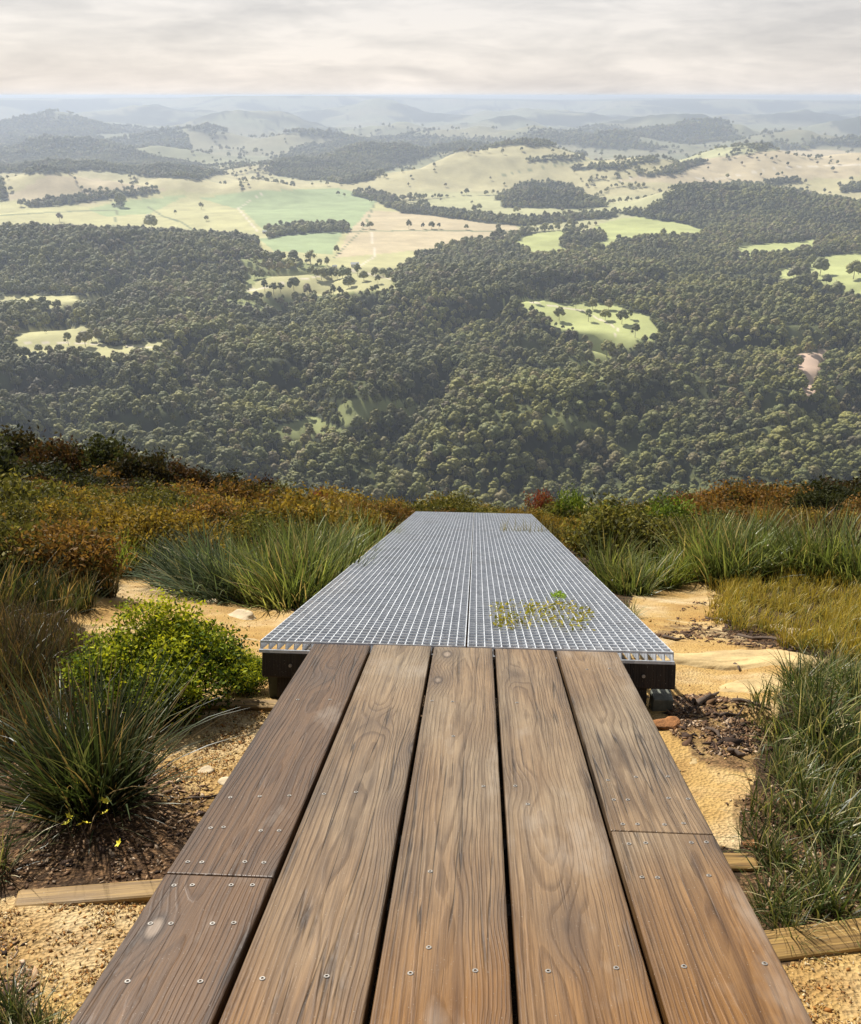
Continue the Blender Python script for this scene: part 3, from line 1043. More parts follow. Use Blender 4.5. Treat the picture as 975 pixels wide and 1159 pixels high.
# ------------------------------------------------------------------ timber deck
def wood(name, grey, warm, rough=0.5, freq=1.0):
    m, t, out = new_mat(name)
    tc = t.n('ShaderNodeTexCoord').outputs['Object']
    rnd = t.n('ShaderNodeObjectInfo').outputs['Random']
    off = t.n('ShaderNodeCombineXYZ', {0: 0.0, 1: t.math('MULTIPLY', rnd, 37.0), 2: 0.0}).outputs[0]
    p = t.vmath('ADD', tc, off)
    s = t.n('ShaderNodeSeparateXYZ', {0: p})
    x, y, z = s.outputs
    # knots: sparse cells along the board
    kp = t.n('ShaderNodeCombineXYZ', {0: t.math('MULTIPLY', x, 5.2), 1: t.math('MULTIPLY', y, 2.1), 2: t.math('MULTIPLY', rnd, 9.0)}).outputs[0]
    vor = t.n('ShaderNodeTexVoronoi', {'Vector': kp, 'Scale': 1.0, 'Randomness': 1.0})
    kd = vor.outputs['Distance']
    kc = t.n('ShaderNodeSeparateColor', {0: vor.outputs['Color']}).outputs[0]
    has = t.math('GREATER_THAN', kc, 0.50)
    kin = t.math('MULTIPLY', t.ramp(kd, [(0.05, 1), (0.42, 0)], 'EASE'), has)
    core = t.math('MULTIPLY', t.ramp(kd, [(0.045, 1), (0.085, 0)]), has)
    rim = t.math('MULTIPLY', t.ramp(kd, [(0.04, 0), (0.08, 1), (0.13, 0)]), has)
    # growth rings of a flat sawn board
    pw = t.n('ShaderNodeCombineXYZ', {0: t.math('MULTIPLY', x, 3.0), 1: t.math('MULTIPLY', y, 0.55), 2: z}).outputs[0]
    wob = t.noise(pw, 1.0, 3, 0.5)
    pw2 = t.n('ShaderNodeCombineXYZ', {0: t.math('MULTIPLY', x, 9.0), 1: t.math('MULTIPLY', y, 2.2), 2: z}).outputs[0]
    wob2 = t.noise(pw2, 1.0, 3, 0.6)
    xr = t.math('ADD', x, t.math('MULTIPLY', t.math('SUBTRACT', wob, 0.5), 0.10))
    xr = t.math('ADD', xr, t.math('MULTIPLY', t.math('SUBTRACT', rnd, 0.5), 0.10))
    dz = t.math('ADD', z, t.math('ADD', 0.085, t.math('MULTIPLY', t.math('SUBTRACT', wob, 0.5), 0.085)))
    rr = t.math('SQRT', t.math('ADD', t.math('MULTIPLY', xr, xr), t.math('MULTIPLY', dz, dz)))
    rr = t.math('ADD', rr, t.math('MULTIPLY', t.math('SUBTRACT', wob2, 0.5), 0.012))
    rr = t.math('ADD', rr, t.math('MULTIPLY', kin, 0.018))
    saw = t.math('FRACT', t.math('MULTIPLY', rr, 125.0 * freq))
    ring = t.ramp(saw, [(0.0, 0.12), (0.55, 0.32), (0.80, 1.0), (0.93, 0.75), (1.0, 0.12)])
    pf = t.n('ShaderNodeCombineXYZ', {0: t.math('MULTIPLY', x, 260.0), 1: t.math('MULTIPLY', y, 5.0), 2: z}).outputs[0]
    fib = t.noise(pf, 1.0, 5, 0.7)
    pb = t.n('ShaderNodeCombineXYZ', {0: t.math('MULTIPLY', x, 4.0), 1: t.math('MULTIPLY', y, 1.6), 2: t.math('MULTIPLY', rnd, 20.0)}).outputs[0]
    blot = t.noise(pb, 1.0, 5, 0.6)
    warm_noise = t.noise(pb, 0.55, 3, 0.5)
    warm_mix = t.ramp(t.math('ADD', warm_noise, t.math('MULTIPLY', t.math('SUBTRACT', rnd, 0.5), 0.2)), [(0.38, 0), (0.62, 1)])
    near_end = t.ramp(t.math('ADD', t.math('MULTIPLY', t.n('ShaderNodeSeparateXYZ', {0: tc}).outputs[1], 0.45), t.math('MULTIPLY', t.math('SUBTRACT', warm_noise, 0.5), 0.9)), [(0.45, 1), (0.95, 0)])  # boards turn warmer brown towards the near end
    warm_mix = t.math('MAXIMUM', t.math('MULTIPLY', warm_mix, 0.45), t.math('MULTIPLY', near_end, 0.92))
    light = t.mix(warm_mix, grey, warm)
    darkc = t.mix(1.0, light, (0.40, 0.35, 0.31), 'MULTIPLY')
    c = t.mix(t.math('MULTIPLY', ring, t.ramp(blot, [(0.3, 0.35), (0.65, 0.85)])), light, darkc)
    c = t.mix(t.ramp(fib, [(0.40, 0.0), (0.64, 0.75)]), c, t.mix(1.0, c, (0.42, 0.38, 0.36), 'MULTIPLY'))
    ps = t.n('ShaderNodeCombineXYZ', {0: t.math('MULTIPLY', t.math('ADD', x, t.math('MULTIPLY', wob, 0.03)), 46.0), 1: t.math('MULTIPLY', y, 1.1), 2: t.math('MULTIPLY', rnd, 13.0)}).outputs[0]
    stk = t.noise(ps, 1.0, 4, 0.6)
    c = t.mix(t.ramp(stk, [(0.50, 0.0), (0.68, 0.62)]), c, t.mix(1.0, c, (0.36, 0.31, 0.29), 'MULTIPLY'))
    c = t.mix(t.ramp(stk, [(0.30, 0.35), (0.46, 0.0)]), c, t.mix(1.0, c, (1.45, 1.38, 1.25), 'MULTIPLY'))
    c = t.mix(t.ramp(blot, [(0.50, 0.0), (0.74, 0.65)]), c, t.mix(1.0, c, (0.42, 0.38, 0.37), 'MULTIPLY'))
    c = t.mix(t.ramp(blot, [(0.26, 0.45), (0.42, 0.0)]), c, (0.44, 0.38, 0.31))
    c = t.mix(t.math('MULTIPLY', kin, 0.55), c, (0.085, 0.055, 0.036))
    c = t.mix(t.math('MULTIPLY', rim, 0.85), c, (0.045, 0.028, 0.018))
    c = t.mix(t.math('MULTIPLY', core, 0.75), c, (0.30, 0.23, 0.17))
    # grime along the edges of the boards
    ax = t.math('ABSOLUTE', x)
    edge = t.ramp(t.math('ADD', ax, t.math('MULTIPLY', t.math('SUBTRACT', blot, 0.5), 0.05)), [(0.088, 0.0), (0.122, 0.65)])
    c = t.mix(edge, c, t.mix(1.0, c, (0.40, 0.36, 0.33), 'MULTIPLY'))
    # drying cracks
    pc = t.n('ShaderNodeCombineXYZ', {0: t.math('MULTIPLY', t.math('ADD', x, t.math('MULTIPLY', wob, 0.03)), 24.0), 1: t.math('MULTIPLY', y, 0.5), 2: 0.0}).outputs[0]
    cr = t.noise(pc, 1.0, 2, 0.4)
    crk = t.math('MULTIPLY', t.ramp(cr, [(0.484, 0), (0.496, 1), (0.504, 1), (0.516, 0)]), t.ramp(blot, [(0.46, 0), (0.58, 1)]))
    c = t.mix(t.math('MULTIPLY', crk, 0.8), c, (0.03, 0.02, 0.014))
    dust = t.noise(tc, 240.0, 2, 0.5)
    c = t.mix(t.ramp(dust, [(0.70, 0), (0.76, 0.6)]), c, (0.55, 0.50, 0.42))
    ro = t.math('ADD', rough, t.math('MULTIPLY', t.math('SUBTRACT', blot, 0.5), 0.35))
    b = t.n('ShaderNodeBsdfPrincipled', {'Base Color': c, 'Roughness': ro, 'Specular IOR Level': 0.5})
    hh = t.math('SUBTRACT', t.math('MULTIPLY', ring, 0.5), t.math('ADD', t.math('MULTIPLY', fib, 0.5), t.math('MULTIPLY', crk, 2.0)))
    bp = t.n('ShaderNodeBump', {'Height': hh, 'Strength': 0.45, 'Distance': 0.004})
    t.link(bp.outputs[0], b.inputs['Normal'])
    t.link(b.outputs[0], out.inputs[0])
    return m


M['plank'] = wood('weathered_board', (0.335, 0.262, 0.172), (0.245, 0.110, 0.020), 0.42)
M['plank_dark'] = wood('darker_board', (0.150, 0.086, 0.044), (0.150, 0.074, 0.024), 0.46)
M['sleeper'] = wood('treated_timber', (0.40, 0.26, 0.085), (0.44, 0.27, 0.075), 0.7, 0.8)
M['beam'] = wood('dark_beam', (0.075, 0.058, 0.042), (0.10, 0.075, 0.05), 0.7, 0.7)
M['screw'] = simple('screw_steel', (0.38, 0.35, 0.31), 0.45, 0.6, 0.3, 300)
M['recess'] = simple('screw_recess', (0.03, 0.025, 0.02), 0.8)

deck = empty('timber_deck', (0, 0, 0))
tag(deck, 'weathered brown timber boardwalk of five board widths sloping down to the metal grating', 'boardwalk')
SL = math.atan(S1)
frame_m = Matrix.Translation((0, 0, -H0)) @ Matrix.Rotation(-SL, 4, 'X')   # deck axes: x across, y down the slope, z out of the boards
SIDE_Y = 1 / math.cos(SL)
PITCHX = 0.244
GAP = 0.0055
JL, JR, YE = 1.4452, 1.7026, 3.162
edges = [-0.600, -0.366, -0.122, 0.122, 0.366, 0.610]
planks = []
for i in range(5):
    x0, x1 = edges[i] + GAP, edges[i + 1] - GAP
    if i == 0: x0, x1 = edges[0], edges[1] - GAP
    if i == 4: x1 = edges[5]
    spans = {0: [(-1.2, JL - .0015), (JL + .0015, YE - .004)], 4: [(-1.2, JR - .0015), (JR + .0015, YE - .006)]}.get(i, [(-1.2, YE + (.0, .004, -.003, .002, 0)[i])])
    for (a, b_) in spans:
        mb = MB()
        xc = (x0 + x1) / 2
        mb.box(x0 - xc, x1 - xc, a * SIDE_Y, b_ * SIDE_Y, -0.045, 0.0)
        o = mb.build('board', M['plank_dark'] if (i == 0) else M['plank'], deck, 0.004, seg=3)
        o.matrix_local = frame_m @ Matrix.Translation((xc, 0, 0.0012 * ((i * 7) % 3 - 1)))
        planks.append((i, xc, a, b_, o))
    if i == 0:
        planks[0][4]['label'] = 'short dark cut board at the lower left'
jm = MB()
for y in (-0.6, 0.55, 1.44, 1.71, 2.35, 3.06):
    jm = MB()
    jm.box(-.57, .57, (y - .022) * SIDE_Y, (y + .022) * SIDE_Y, -0.16, -0.0475)
    o = jm.build('joist', M['beam'], deck)
    o.matrix_local = frame_m

# screws where the photograph shows them
scr = MB()
n = 14
ring = [(math.cos(2 * math.pi * k / n), math.sin(2 * math.pi * k / n)) for k in range(n)]
scr.add([(.0056 * c, .0056 * s, -.006) for c, s in ring] + [(.0056 * c, .0056 * s, .0004) for c, s in ring] + [(.0050 * c, .0050 * s, .0011) for c, s in ring] +
        [(.0026 * c, .0026 * s, .0011) for c, s in ring] + [(.0022 * c, .0022 * s, -.0018) for c, s in ring],
        [(r0 * n + k, r0 * n + (k + 1) % n, (r0 + 1) * n + (k + 1) % n, (r0 + 1) * n + k) for r0 in range(4) for k in range(n)] + [tuple(range(4 * n, 5 * n))])
sme = bpy.data.meshes.new('screw')
sme.from_pydata(scr.v, [], scr.f)
sme.materials.append(M['screw'])
sme.materials.append(M['recess'])
for p in sme.polygons:
    if all(v >= 3 * n for v in p.vertices): p.material_index = 1
Z2 = [(420, 400), (497, 397), (575, 395), (368, 480), (402, 478), (500, 487), (548, 487), (308, 569), (345, 570), (458, 569), (508, 571), (320, 630), (422, 630),
      (478, 630), (272, 631), (210, 731), (264, 731), (373, 731), (429, 729), (341, 883), (150, 883), (597, 143), (682, 143), (666, 392), (750, 387), (504, 877), (673, 871),
      (893, 865), (945, 597)]
Z3 = [(72, 225), (146, 348), (126, 801), (12, 744), (228, 141), (224, 345), (255, 390), (305, 799), (472, 791), (451, 332), (520, 324), (598, 323), (466, 380), (500, 380),
      (600, 376), (648, 378), (488, 440), (524, 440), (590, 441), (637, 438), (503, 488), (544, 486), (656, 485), (693, 484), (535, 570), (573, 571), (699, 566), (638, 789),
      (836, 782), (70, 140), (20, 138), (400, 60), (455, 58)]
spots = [(80 + a / 2.321, 730 + b / 2.321) for a, b in Z2] + [(480 + a / 2.1667, 730 + b / 2.1667) for a, b in Z3]
for a, b in spots:
    p = on_deck(a, b)
    best = None
    for (i, xc, y0, y1, o) in planks:
        if abs(p[0] - xc) < .118 and y0 < p[1] < y1: best = (xc, o)
    if best is None: continue
    s = link('screw', sme, best[1])
    s.location = (p[0] - best[0], p[1] * SIDE_Y, 0.0004)
    s.rotation_euler = (random.uniform(-.05, .05), random.uniform(-.05, .05), random.uniform(0, 3))

# ------------------------------------------------------------------ metal grating ramp
def galv():
    m, t, out = new_mat('galvanised_steel')
    tc = t.n('ShaderNodeTexCoord').outputs['Object']
    v = t.n('ShaderNodeTexVoronoi', {'Vector': tc, 'Scale': 45.0})
    nz = t.noise(tc, 2.5, 5, 0.6)
    c = t.mix(t.ramp(v.outputs['Color'], [(0.2, 0), (0.8, 1)]), (0.60, 0.63, 0.67), (0.82, 0.84, 0.87))
    c = t.mix(t.ramp(nz, [(0.55, 0), (0.75, 0.5)]), c, (0.45, 0.45, 0.44))
    b = t.n('ShaderNodeBsdfPrincipled', {'Base Color': c, 'Roughness': 0.40, 'Metallic': 0.4})
    t.link(b.outputs[0], out.inputs[0])
    return m


M['galv'] = galv()
M['green_steel'] = simple('weathered_stub', (0.16, 0.165, 0.13), 0.55, 0.2, 0.35, 30, 0.3)
M['black_post'] = simple('blackened_post', (0.035, 0.045, 0.035), 0.7, 0, 0.4, 25, 0.3)
ramp = empty('grating_ramp', (0, 0, 0))
tag(ramp, 'galvanised steel grating ramp on dark timber beams running out over the valley edge', 'ramp')
SG = math.atan(S2)
gm = Matrix.Translation((0, Y_JOIN, Z_JOIN)) @ Matrix.Rotation(-SG, 4, 'X')   # y down the slope, z out of the grating
GL = 9.02 / math.cos(SG)
GX0, GX1 = -0.824, 0.836
XM = 0.012
NR = 4
for ci, (xa, xb) in enumerate(((GX0, XM - .004), (XM + .004, GX1))):
    for ri in range(NR):
        ya, yb = ri * GL / NR + .003, (ri + 1) * GL / NR - .003
        mb = MB()
        nb = 25
        for k in range(nb):
            x = xa + .0025 + (xb - xa - .005) * k / (nb - 1)
            mb.box(x - .0021, x + .0021, ya + .004, yb, -.040, 0)
        nc = int((yb - ya) / .060)
        for k in range(nc + 1):
            y = ya + .004 + (yb - ya - .010) * k / nc + .002
            mb.box(xa + .001, xb - .001, y - .0022, y + .0022, -.008, .0012)
        if ri == 0:   # closing strip under the open ends of the bars
            mb.box(xa, xb, -.012, .003, -.0445, -.0325)
        if ri == NR - 1:
            mb.box(xa, xb, yb + .0005, yb + .005, -.0405, .0005)
        o = mb.build('grating_panel', M['galv'], ramp)
        o.matrix_local = gm
for k, y in enumerate([.03, 1.1, 2.2, 3.3, 4.4, 5.6, 6.8, 8.1, 9.5]):
    mb = MB()
    wdt = .05 if k else .045
    mb.box(GX0 + .006, GX1 + .012, y - wdt + .03, y + wdt, -.152, -.047)
    o = mb.build('cross_beam', M['beam'], ramp, .006)
    o.matrix_local = gm
    if k == 0:
        for bx in (-.70, .66, .72):
            bb = MB()
            bb.tube([(bx, y - wdt + .022, -.10), (bx, y - wdt + .032, -.10)], .007, 8)
            q = bb.build('bolt', M['screw'], o)
# long bearers, posts, brackets
for bx in (-.72, .70):
    mb = MB()
    mb.box(bx - .045, bx + .045, .06, GL - .1, -.245, -.155)
    o = mb.build('bearer', M['beam'], ramp, .005)
    o.matrix_local = gm


def local_post(x0, x1, y0, y1, ztop, mat, nm, depth_=.5):
    mb = MB()
    mb.box(x0, x1, y0, y1, ztop - depth_, ztop)
    return mb.build(nm, mat, ramp, .004)


zt = Z_JOIN - .158
local_post(GX0 + .02, GX0 + .115, 3.17, 3.26, zt, M['black_post'], 'post')
local_post(.60, .70, 3.20, 3.30, zt - .01, M['beam'], 'post')
o = local_post(.765, .845, 3.12, 3.20, zt - .032, M['green_steel'], 'post_stub', .20)
for y in (5.5, 8.0, 10.6):
    for bx in (-.72, .70):
        zz = Z_JOIN - S2 * (y - Y_JOIN) - .27
        local_post(bx - .05, bx + .05, y - .05, y + .05, zz, M['black_post'], 'post', .9)


# ------------------------------------------------------------------ timber steps beside the deck
def sleeper(p0, p1, half, top, label, mat=None):
    a, b = Vector(p0), Vector(p1)
    L = (b - a).length
    mb = MB()
    mb.box(-half, half, 0, L, -.14, top)
    o = mb.build('timber_step', mat or M['sleeper'], None, .007, seg=2)
    y_ = (b - a).normalized()
    x_ = y_.cross(Vector((0, 0, 1))).normalized()
    z_ = x_.cross(y_)
    o.matrix_world = Matrix((x_.to_4d(), y_.to_4d(), z_.to_4d(), Vector((0, 0, 0, 1)))).transposed()
    for r_ in range(3): o.matrix_world[r_][3] = a[r_]
    o.matrix_world = Matrix(((x_.x, y_.x, z_.x, a.x), (x_.y, y_.y, z_.y, a.y), (x_.z, y_.z, z_.z, a.z), (0, 0, 0, 1)))
    tag(o, label, 'step', 'timber step edges crossing under the boardwalk')


def edge_pt(px, py, dz=0.0):
    p = gp(px, py)
    return (p[0], p[1], p[2] + dz)


a_, b_ = edge_pt(18, 1021), edge_pt(172, 1012)
sleeper(a_, (b_[0] + .25, b_[1] + (b_[1] - a_[1]) * .6, a_[2] * .35 + b_[2] * .65), .030, .012, 'yellowish sawn timber step edge on the left, near the bottom of the photo')
a_, b_ = edge_pt(222, 801), edge_pt(306, 802)
sleeper(a_, (b_[0] + .2, b_[1], b_[2]), .03, .03, 'dull brown timber step edge on the left, beside the bright green bush')
a_, b_ = edge_pt(882, 1085), edge_pt(990, 1062)
sleeper((a_[0] - .2, a_[1] - .02, a_[2] - .005), (b_[0] + .25, b_[1] + .05, b_[2]), .042, .03, 'thick brown timber step edge at the lower right of the boardwalk')
a_, b_ = edge_pt(838, 982), edge_pt(856, 980)
sleeper((a_[0] - .2, a_[1], a_[2]), b_, .03, .02, 'short yellow timber end poking out right of the boardwalk joint')


# ------------------------------------------------------------------ plants
def mixc(c1, c2, t):
    return np.asarray(c1) * (1 - t[:, None]) + np.asarray(c2) * t[:, None]


def blades(base, az, tilt, curve, length, width, c0, c1, nseg=5, seed=0, twist=1.0):
    """grass blades: curved tapering strips; base (N,3), colours (N,3) at foot and tip"""
    r = np.random.default_rng(seed)
    N = len(base)
    dirh = np.stack([np.cos(az), np.sin(az), 0 * az], 1)
    sid = np.stack([-np.sin(az), np.cos(az), 0 * az], 1)
    tw = r.uniform(-1, 1, N)[:, None] * twist
    sidt = sid * np.cos(tw) + dirh * np.sin(tw)
    P = base.copy()
    V, C = [], []
    for k in range(nseg + 1):
        u = k / nseg
        wd = width * np.clip(1.15 - u ** 1.6 * 1.1, 0.06, 1) * (0.75 if k == 0 else 1)
        V.append(P - sidt * wd[:, None] * .5)
        V.append(P + sidt * wd[:, None] * .5)
        c = c0 * (1 - u) + c1 * u  # dark foot colours put the shade at the clump base into the blade
        C += [c, c]
        a = tilt + curve * u ** 1.3
        P = P + (dirh * np.sin(a)[:, None] + np.array([0, 0, 1.0]) * np.cos(a)[:, None]) * (length / nseg)[:, None]
    V = np.stack(V, 1).reshape(-1, 3)
    C = np.stack(C, 1).reshape(-1, 3)
    n2 = 2 * (nseg + 1)
    q = np.array([[2 * k, 2 * k + 1, 2 * k + 3, 2 * k + 2] for k in range(nseg)])
    Q = (np.arange(N)[:, None, None] * n2 + q[None]).reshape(-1, 4)
    return V, Q, C


def tussock_mesh(seed, h=0.5, n=420, spread=1.0, wid=0.007, foot=0.10, pal=None, droop=1.0, lean=(0, 0)):
    r = np.random.default_rng(seed)
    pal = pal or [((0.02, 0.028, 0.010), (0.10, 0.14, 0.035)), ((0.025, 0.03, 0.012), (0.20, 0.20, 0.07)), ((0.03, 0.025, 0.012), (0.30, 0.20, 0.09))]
    az = r.uniform(0, 2 * math.pi, n)
    q = np.sqrt(r.uniform(0, 1, n)) * foot
    base = np.stack([np.cos(az) * q + r.normal(0, .01, n), np.sin(az) * q + r.normal(0, .01, n), np.full(n, -.03)], 1)
    tilt = np.abs(r.normal(0.08, 0.30, n)) * spread + 0.25 * q / foot * spread
    cur = np.abs(r.normal(0.5, 0.45, n)) * droop
    ln = h * r.uniform(.32, 1.12, n)
    az2 = az + r.normal(0, 1.0, n)
    vx = np.cos(az2) * np.sin(tilt) + lean[0]
    vy = np.sin(az2) * np.sin(tilt) + lean[1]
    az3 = np.arctan2(vy, vx)
    tilt = np.arctan2(np.hypot(vx, vy), np.cos(tilt))
    k = r.choice(len(pal), n, p=np.array([.62, .26, .12])[:len(pal)] / sum([.62, .26, .12][:len(pal)]))
    c0 = np.array([pal[i][0] for i in k]) * r.uniform(.7, 1.3, n)[:, None]
    c1 = np.array([pal[i][1] for i in k]) * r.uniform(.45, 1.7, n)[:, None]
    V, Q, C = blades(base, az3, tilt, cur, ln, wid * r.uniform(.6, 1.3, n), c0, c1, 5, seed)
    return np_mesh('tussock', V, quads=Q, mats=(M['blade'],), col=C)


PAL_GREEN = [((0.022, 0.034, 0.012), (0.16, 0.20, 0.055)), ((0.03, 0.04, 0.014), (0.30, 0.32, 0.10)), ((0.05, 0.035, 0.015), (0.45, 0.36, 0.16))]  # foot tones far darker than tips: base shade painted into the blades
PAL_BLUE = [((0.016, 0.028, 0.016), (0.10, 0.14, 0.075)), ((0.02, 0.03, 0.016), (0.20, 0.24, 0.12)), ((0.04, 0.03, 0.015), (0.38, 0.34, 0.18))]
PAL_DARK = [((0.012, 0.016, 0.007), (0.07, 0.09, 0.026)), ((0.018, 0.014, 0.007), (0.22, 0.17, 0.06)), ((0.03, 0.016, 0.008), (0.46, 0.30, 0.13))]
PAL_BROWN = [((0.015, 0.012, 0.006), (0.09, 0.068, 0.026)), ((0.018, 0.012, 0.006), (0.20, 0.12, 0.05)), ((0.014, 0.018, 0.007), (0.10, 0.11, 0.035))]
PAL_LIME = [((0.03, 0.05, 0.012), (0.24, 0.30, 0.05)), ((0.04, 0.05, 0.015), (0.40, 0.40, 0.09)), ((0.06, 0.05, 0.02), (0.45, 0.36, 0.14))]
PAL_STRAW = [((0.012, 0.017, 0.006), (0.10, 0.14, 0.03)), ((0.025, 0.028, 0.010), (0.38, 0.36, 0.12)), ((0.05, 0.03, 0.014), (0.62, 0.53, 0.28))]
PAL_GOLD = [((0.09, 0.065, 0.014), (0.56, 0.42, 0.06)), ((0.09, 0.075, 0.02), (0.62, 0.48, 0.10)), ((0.04, 0.05, 0.015), (0.28, 0.30, 0.07))]
TM = {
    'big': [tussock_mesh(1, .56, 860, 1.2, .0080, .14, [((0.012, 0.016, 0.007), (0.06, 0.085, 0.025)), ((0.018, 0.018, 0.008), (0.15, 0.16, 0.06)), ((0.03, 0.018, 0.008), (0.42, 0.29, 0.12))], .9)],
    'green': [tussock_mesh(10 + k, .55, 330, .95, .014, .21, PAL_GREEN, .8) for k in range(5)],
    'blue': [tussock_mesh(20 + k, .55, 360, .9, .014, .21, PAL_BLUE, .9, (-.38, -.1)) for k in range(3)],
    'dark': [tussock_mesh(30 + k, .5, 320, .9, .013, .21, PAL_DARK, .8) for k in range(3)],
    'brown': [tussock_mesh(40 + k, .5, 260, .8, .010, .21, PAL_BROWN, .6) for k in range(3)],
    'lime': [tussock_mesh(50 + k, .42, 320, .8, .012, .14, PAL_LIME, .7) for k in range(2)],
    'thin': [tussock_mesh(60 + k, .40, 120, 1.4, .0085, .10, PAL_STRAW, 1.5) for k in range(3)],
    'thindark': [tussock_mesh(70 + k, .34, 170, 1.2, .0075, .10, PAL_STRAW, 1.3) for k in range(2)],
    'gold': [tussock_mesh(80 + k, .30, 420, 1.1, .006, .16, PAL_GOLD, 1.0) for k in range(2)],
}
TH = {'big': .56, 'green': .55, 'blue': .55, 'dark': .5, 'brown': .5, 'lime': .42, 'thin': .4, 'thindark': .34, 'gold': .3}


def tussock(px, py, hpx, kind, label, group=None, cat='grass tussock', name='grass_tussock'):
    p = gp(px, py)
    d = depth(p)
    s = hpx / FPX * d / (TH[kind] * 1.0) * RNG.uniform(.82, 1.14)
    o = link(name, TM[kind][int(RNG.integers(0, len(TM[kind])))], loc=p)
    o.scale = (s, s, s)
    o.rotation_euler = (0, 0, 0 if kind == 'blue' else RNG.uniform(0, 6.28))
    tag(o, label, cat, group)
    return o


tussock(104, 905, 170, 'big', 'large dark tussock with straw brown tips at the lower left beside the sandy step', name='grass_tussock')
tussock(-8, 985, 80, 'thin', 'pale bladed tuft cut by the left edge of the photo above the yellow step edge')
for q in ((-10, 800, 110), (18, 770, 90), (48, 748, 84), (6, 850, 90), (62, 800, 84), (-20, 740, 90)):
    tussock(*q, 'brown', 'rusty brown sedge clump left of the bright green bush at the left edge', 'rusty sedges at the left edge')
for q in ((22, 700, 70), (52, 704, 66), (82, 690, 60), (8, 672, 74), (110, 672, 52), (-18, 700, 76)):
    tussock(*q, 'dark', 'dark green sedge clump behind the rusty sedges on the left', 'dark sedges on the left')
for q in ((128, 650, 50), (150, 648, 52), (172, 646, 46), (105, 655, 46)):
    tussock(*q, 'lime', 'bright yellow green tuft at the upper rim of the left sand patch', 'bright tufts above the left sand patch')
for q in ((215, 664, 66), (240, 672, 72), (262, 676, 76), (232, 655, 70), (280, 668, 74)):
    tussock(*q, 'blue', 'blue green tussock leaning left above the left sand patch', 'left leaning blue green tussocks')
for q in ((312, 680, 76), (335, 686, 84), (356, 684, 86), (378, 670, 84), (395, 656, 78), (325, 664, 78), (350, 660, 80), (410, 640, 62), (298, 662, 70), (374, 650, 74)):
    tussock(*q, 'green', 'green upright tussock with straw tips against the left side of the grating', 'upright tussocks left of the grating')
for q in ((270, 640, 52), (240, 632, 50), (210, 630, 50), (180, 632, 48), (300, 630, 50), (335, 626, 50), (365, 622, 48), (395, 615, 44)):
    tussock(*q, 'green', 'straw green tussock in the back row left of the grating', 'back row tussocks left of the grating')
for q in ((10, 640, 70), (45, 640, 62), (80, 636, 60), (115, 632, 56), (145, 628, 50), (60, 618, 50), (20, 612, 56), (105, 610, 46), (160, 610, 42)):
    tussock(*q, 'brown', 'brown reed clump in front of the dark shrubs on the far left', 'brown reeds before the dark left shrubs')
for q in ((700, 668, 62), (716, 672, 60), (735, 662, 56), (690, 655, 54)):
    tussock(*q, 'green', 'green tussock fanning out just right of the grating', 'tussocks right of the grating')
for q in ((752, 664, 48), (770, 658, 50)):
    tussock(*q, 'lime', 'short bright tussock at the top of the right sand strip', 'short tussocks at the top of the right sand strip')
for q in ((800, 652, 76), (820, 656, 80), (840, 652, 80), (862, 648, 72), (885, 650, 68), (908, 650, 70), (932, 650, 72), (955, 655, 74), (980, 660, 78), (850, 636, 66), (812, 636, 66)):
    tussock(*q, 'green', 'deep green tussock with golden tips in the band right of the sand strip', 'deep green tussocks on the right')
for q in ((900, 625, 54), (930, 622, 56), (960, 622, 58), (870, 620, 48), (780, 616, 40), (720, 606, 34), (840, 612, 40)):
    tussock(*q, 'brown', 'tawny reed clump before the red bushes on the right', 'tawny reeds on the right')
for q in ((905, 840, 76), (925, 815, 80), (950, 835, 84), (970, 870, 90), (935, 880, 88), (895, 885, 66), (910, 780, 60), (945, 770, 60), (968, 790, 70)):
    tussock(*q, 'thindark', 'dark wiry grass clump on the right below the yellow grass', 'dark wiry grass on the right')
for q in ((912, 935, 88), (940, 960, 96), (965, 940, 90), (885, 985, 80), (905, 1030, 86), (945, 1035, 92), (970, 1010, 88), (872, 1035, 62), (892, 1062, 66), (868, 965, 60)):
    tussock(*q, 'thin', 'arching fine grass clump above the thick brown step edge at the lower right', 'arching fine grass at the lower right')
for q in ((700, 705, 34), (712, 698, 30)):
    tussock(*q, 'thindark', 'small dark tuft at the right edge of the grating by the sand', 'small dark tufts by the grating')
for q in ((22, 1175, 90), (48, 1180, 70), (0, 1160, 76)):
    tussock(*q, 'thindark', 'dark sprig clump in the bottom left corner of the photo', 'dark sprigs in the bottom left corner')


def leaf_quads(c, size, col, r, aspect=0.5, up=0.3):
    N = len(c)
    u = r.normal(0, 1, (N, 3)); u[:, 2] += up
    u /= np.linalg.norm(u, axis=1)[:, None]
    v = np.cross(u, r.normal(0, 1, (N, 3)))
    v /= np.maximum(np.linalg.norm(v, axis=1), 1e-6)[:, None]
    s = size[:, None]
    V = np.stack([c - u * s * .1, c + u * s * .45 + v * s * aspect * .5, c + u * s, c + u * s * .45 - v * s * aspect * .5], 1).reshape(-1, 3)
    Q = np.arange(4 * N).reshape(-1, 4)
    return V, Q, np.repeat(col, 4, 0)


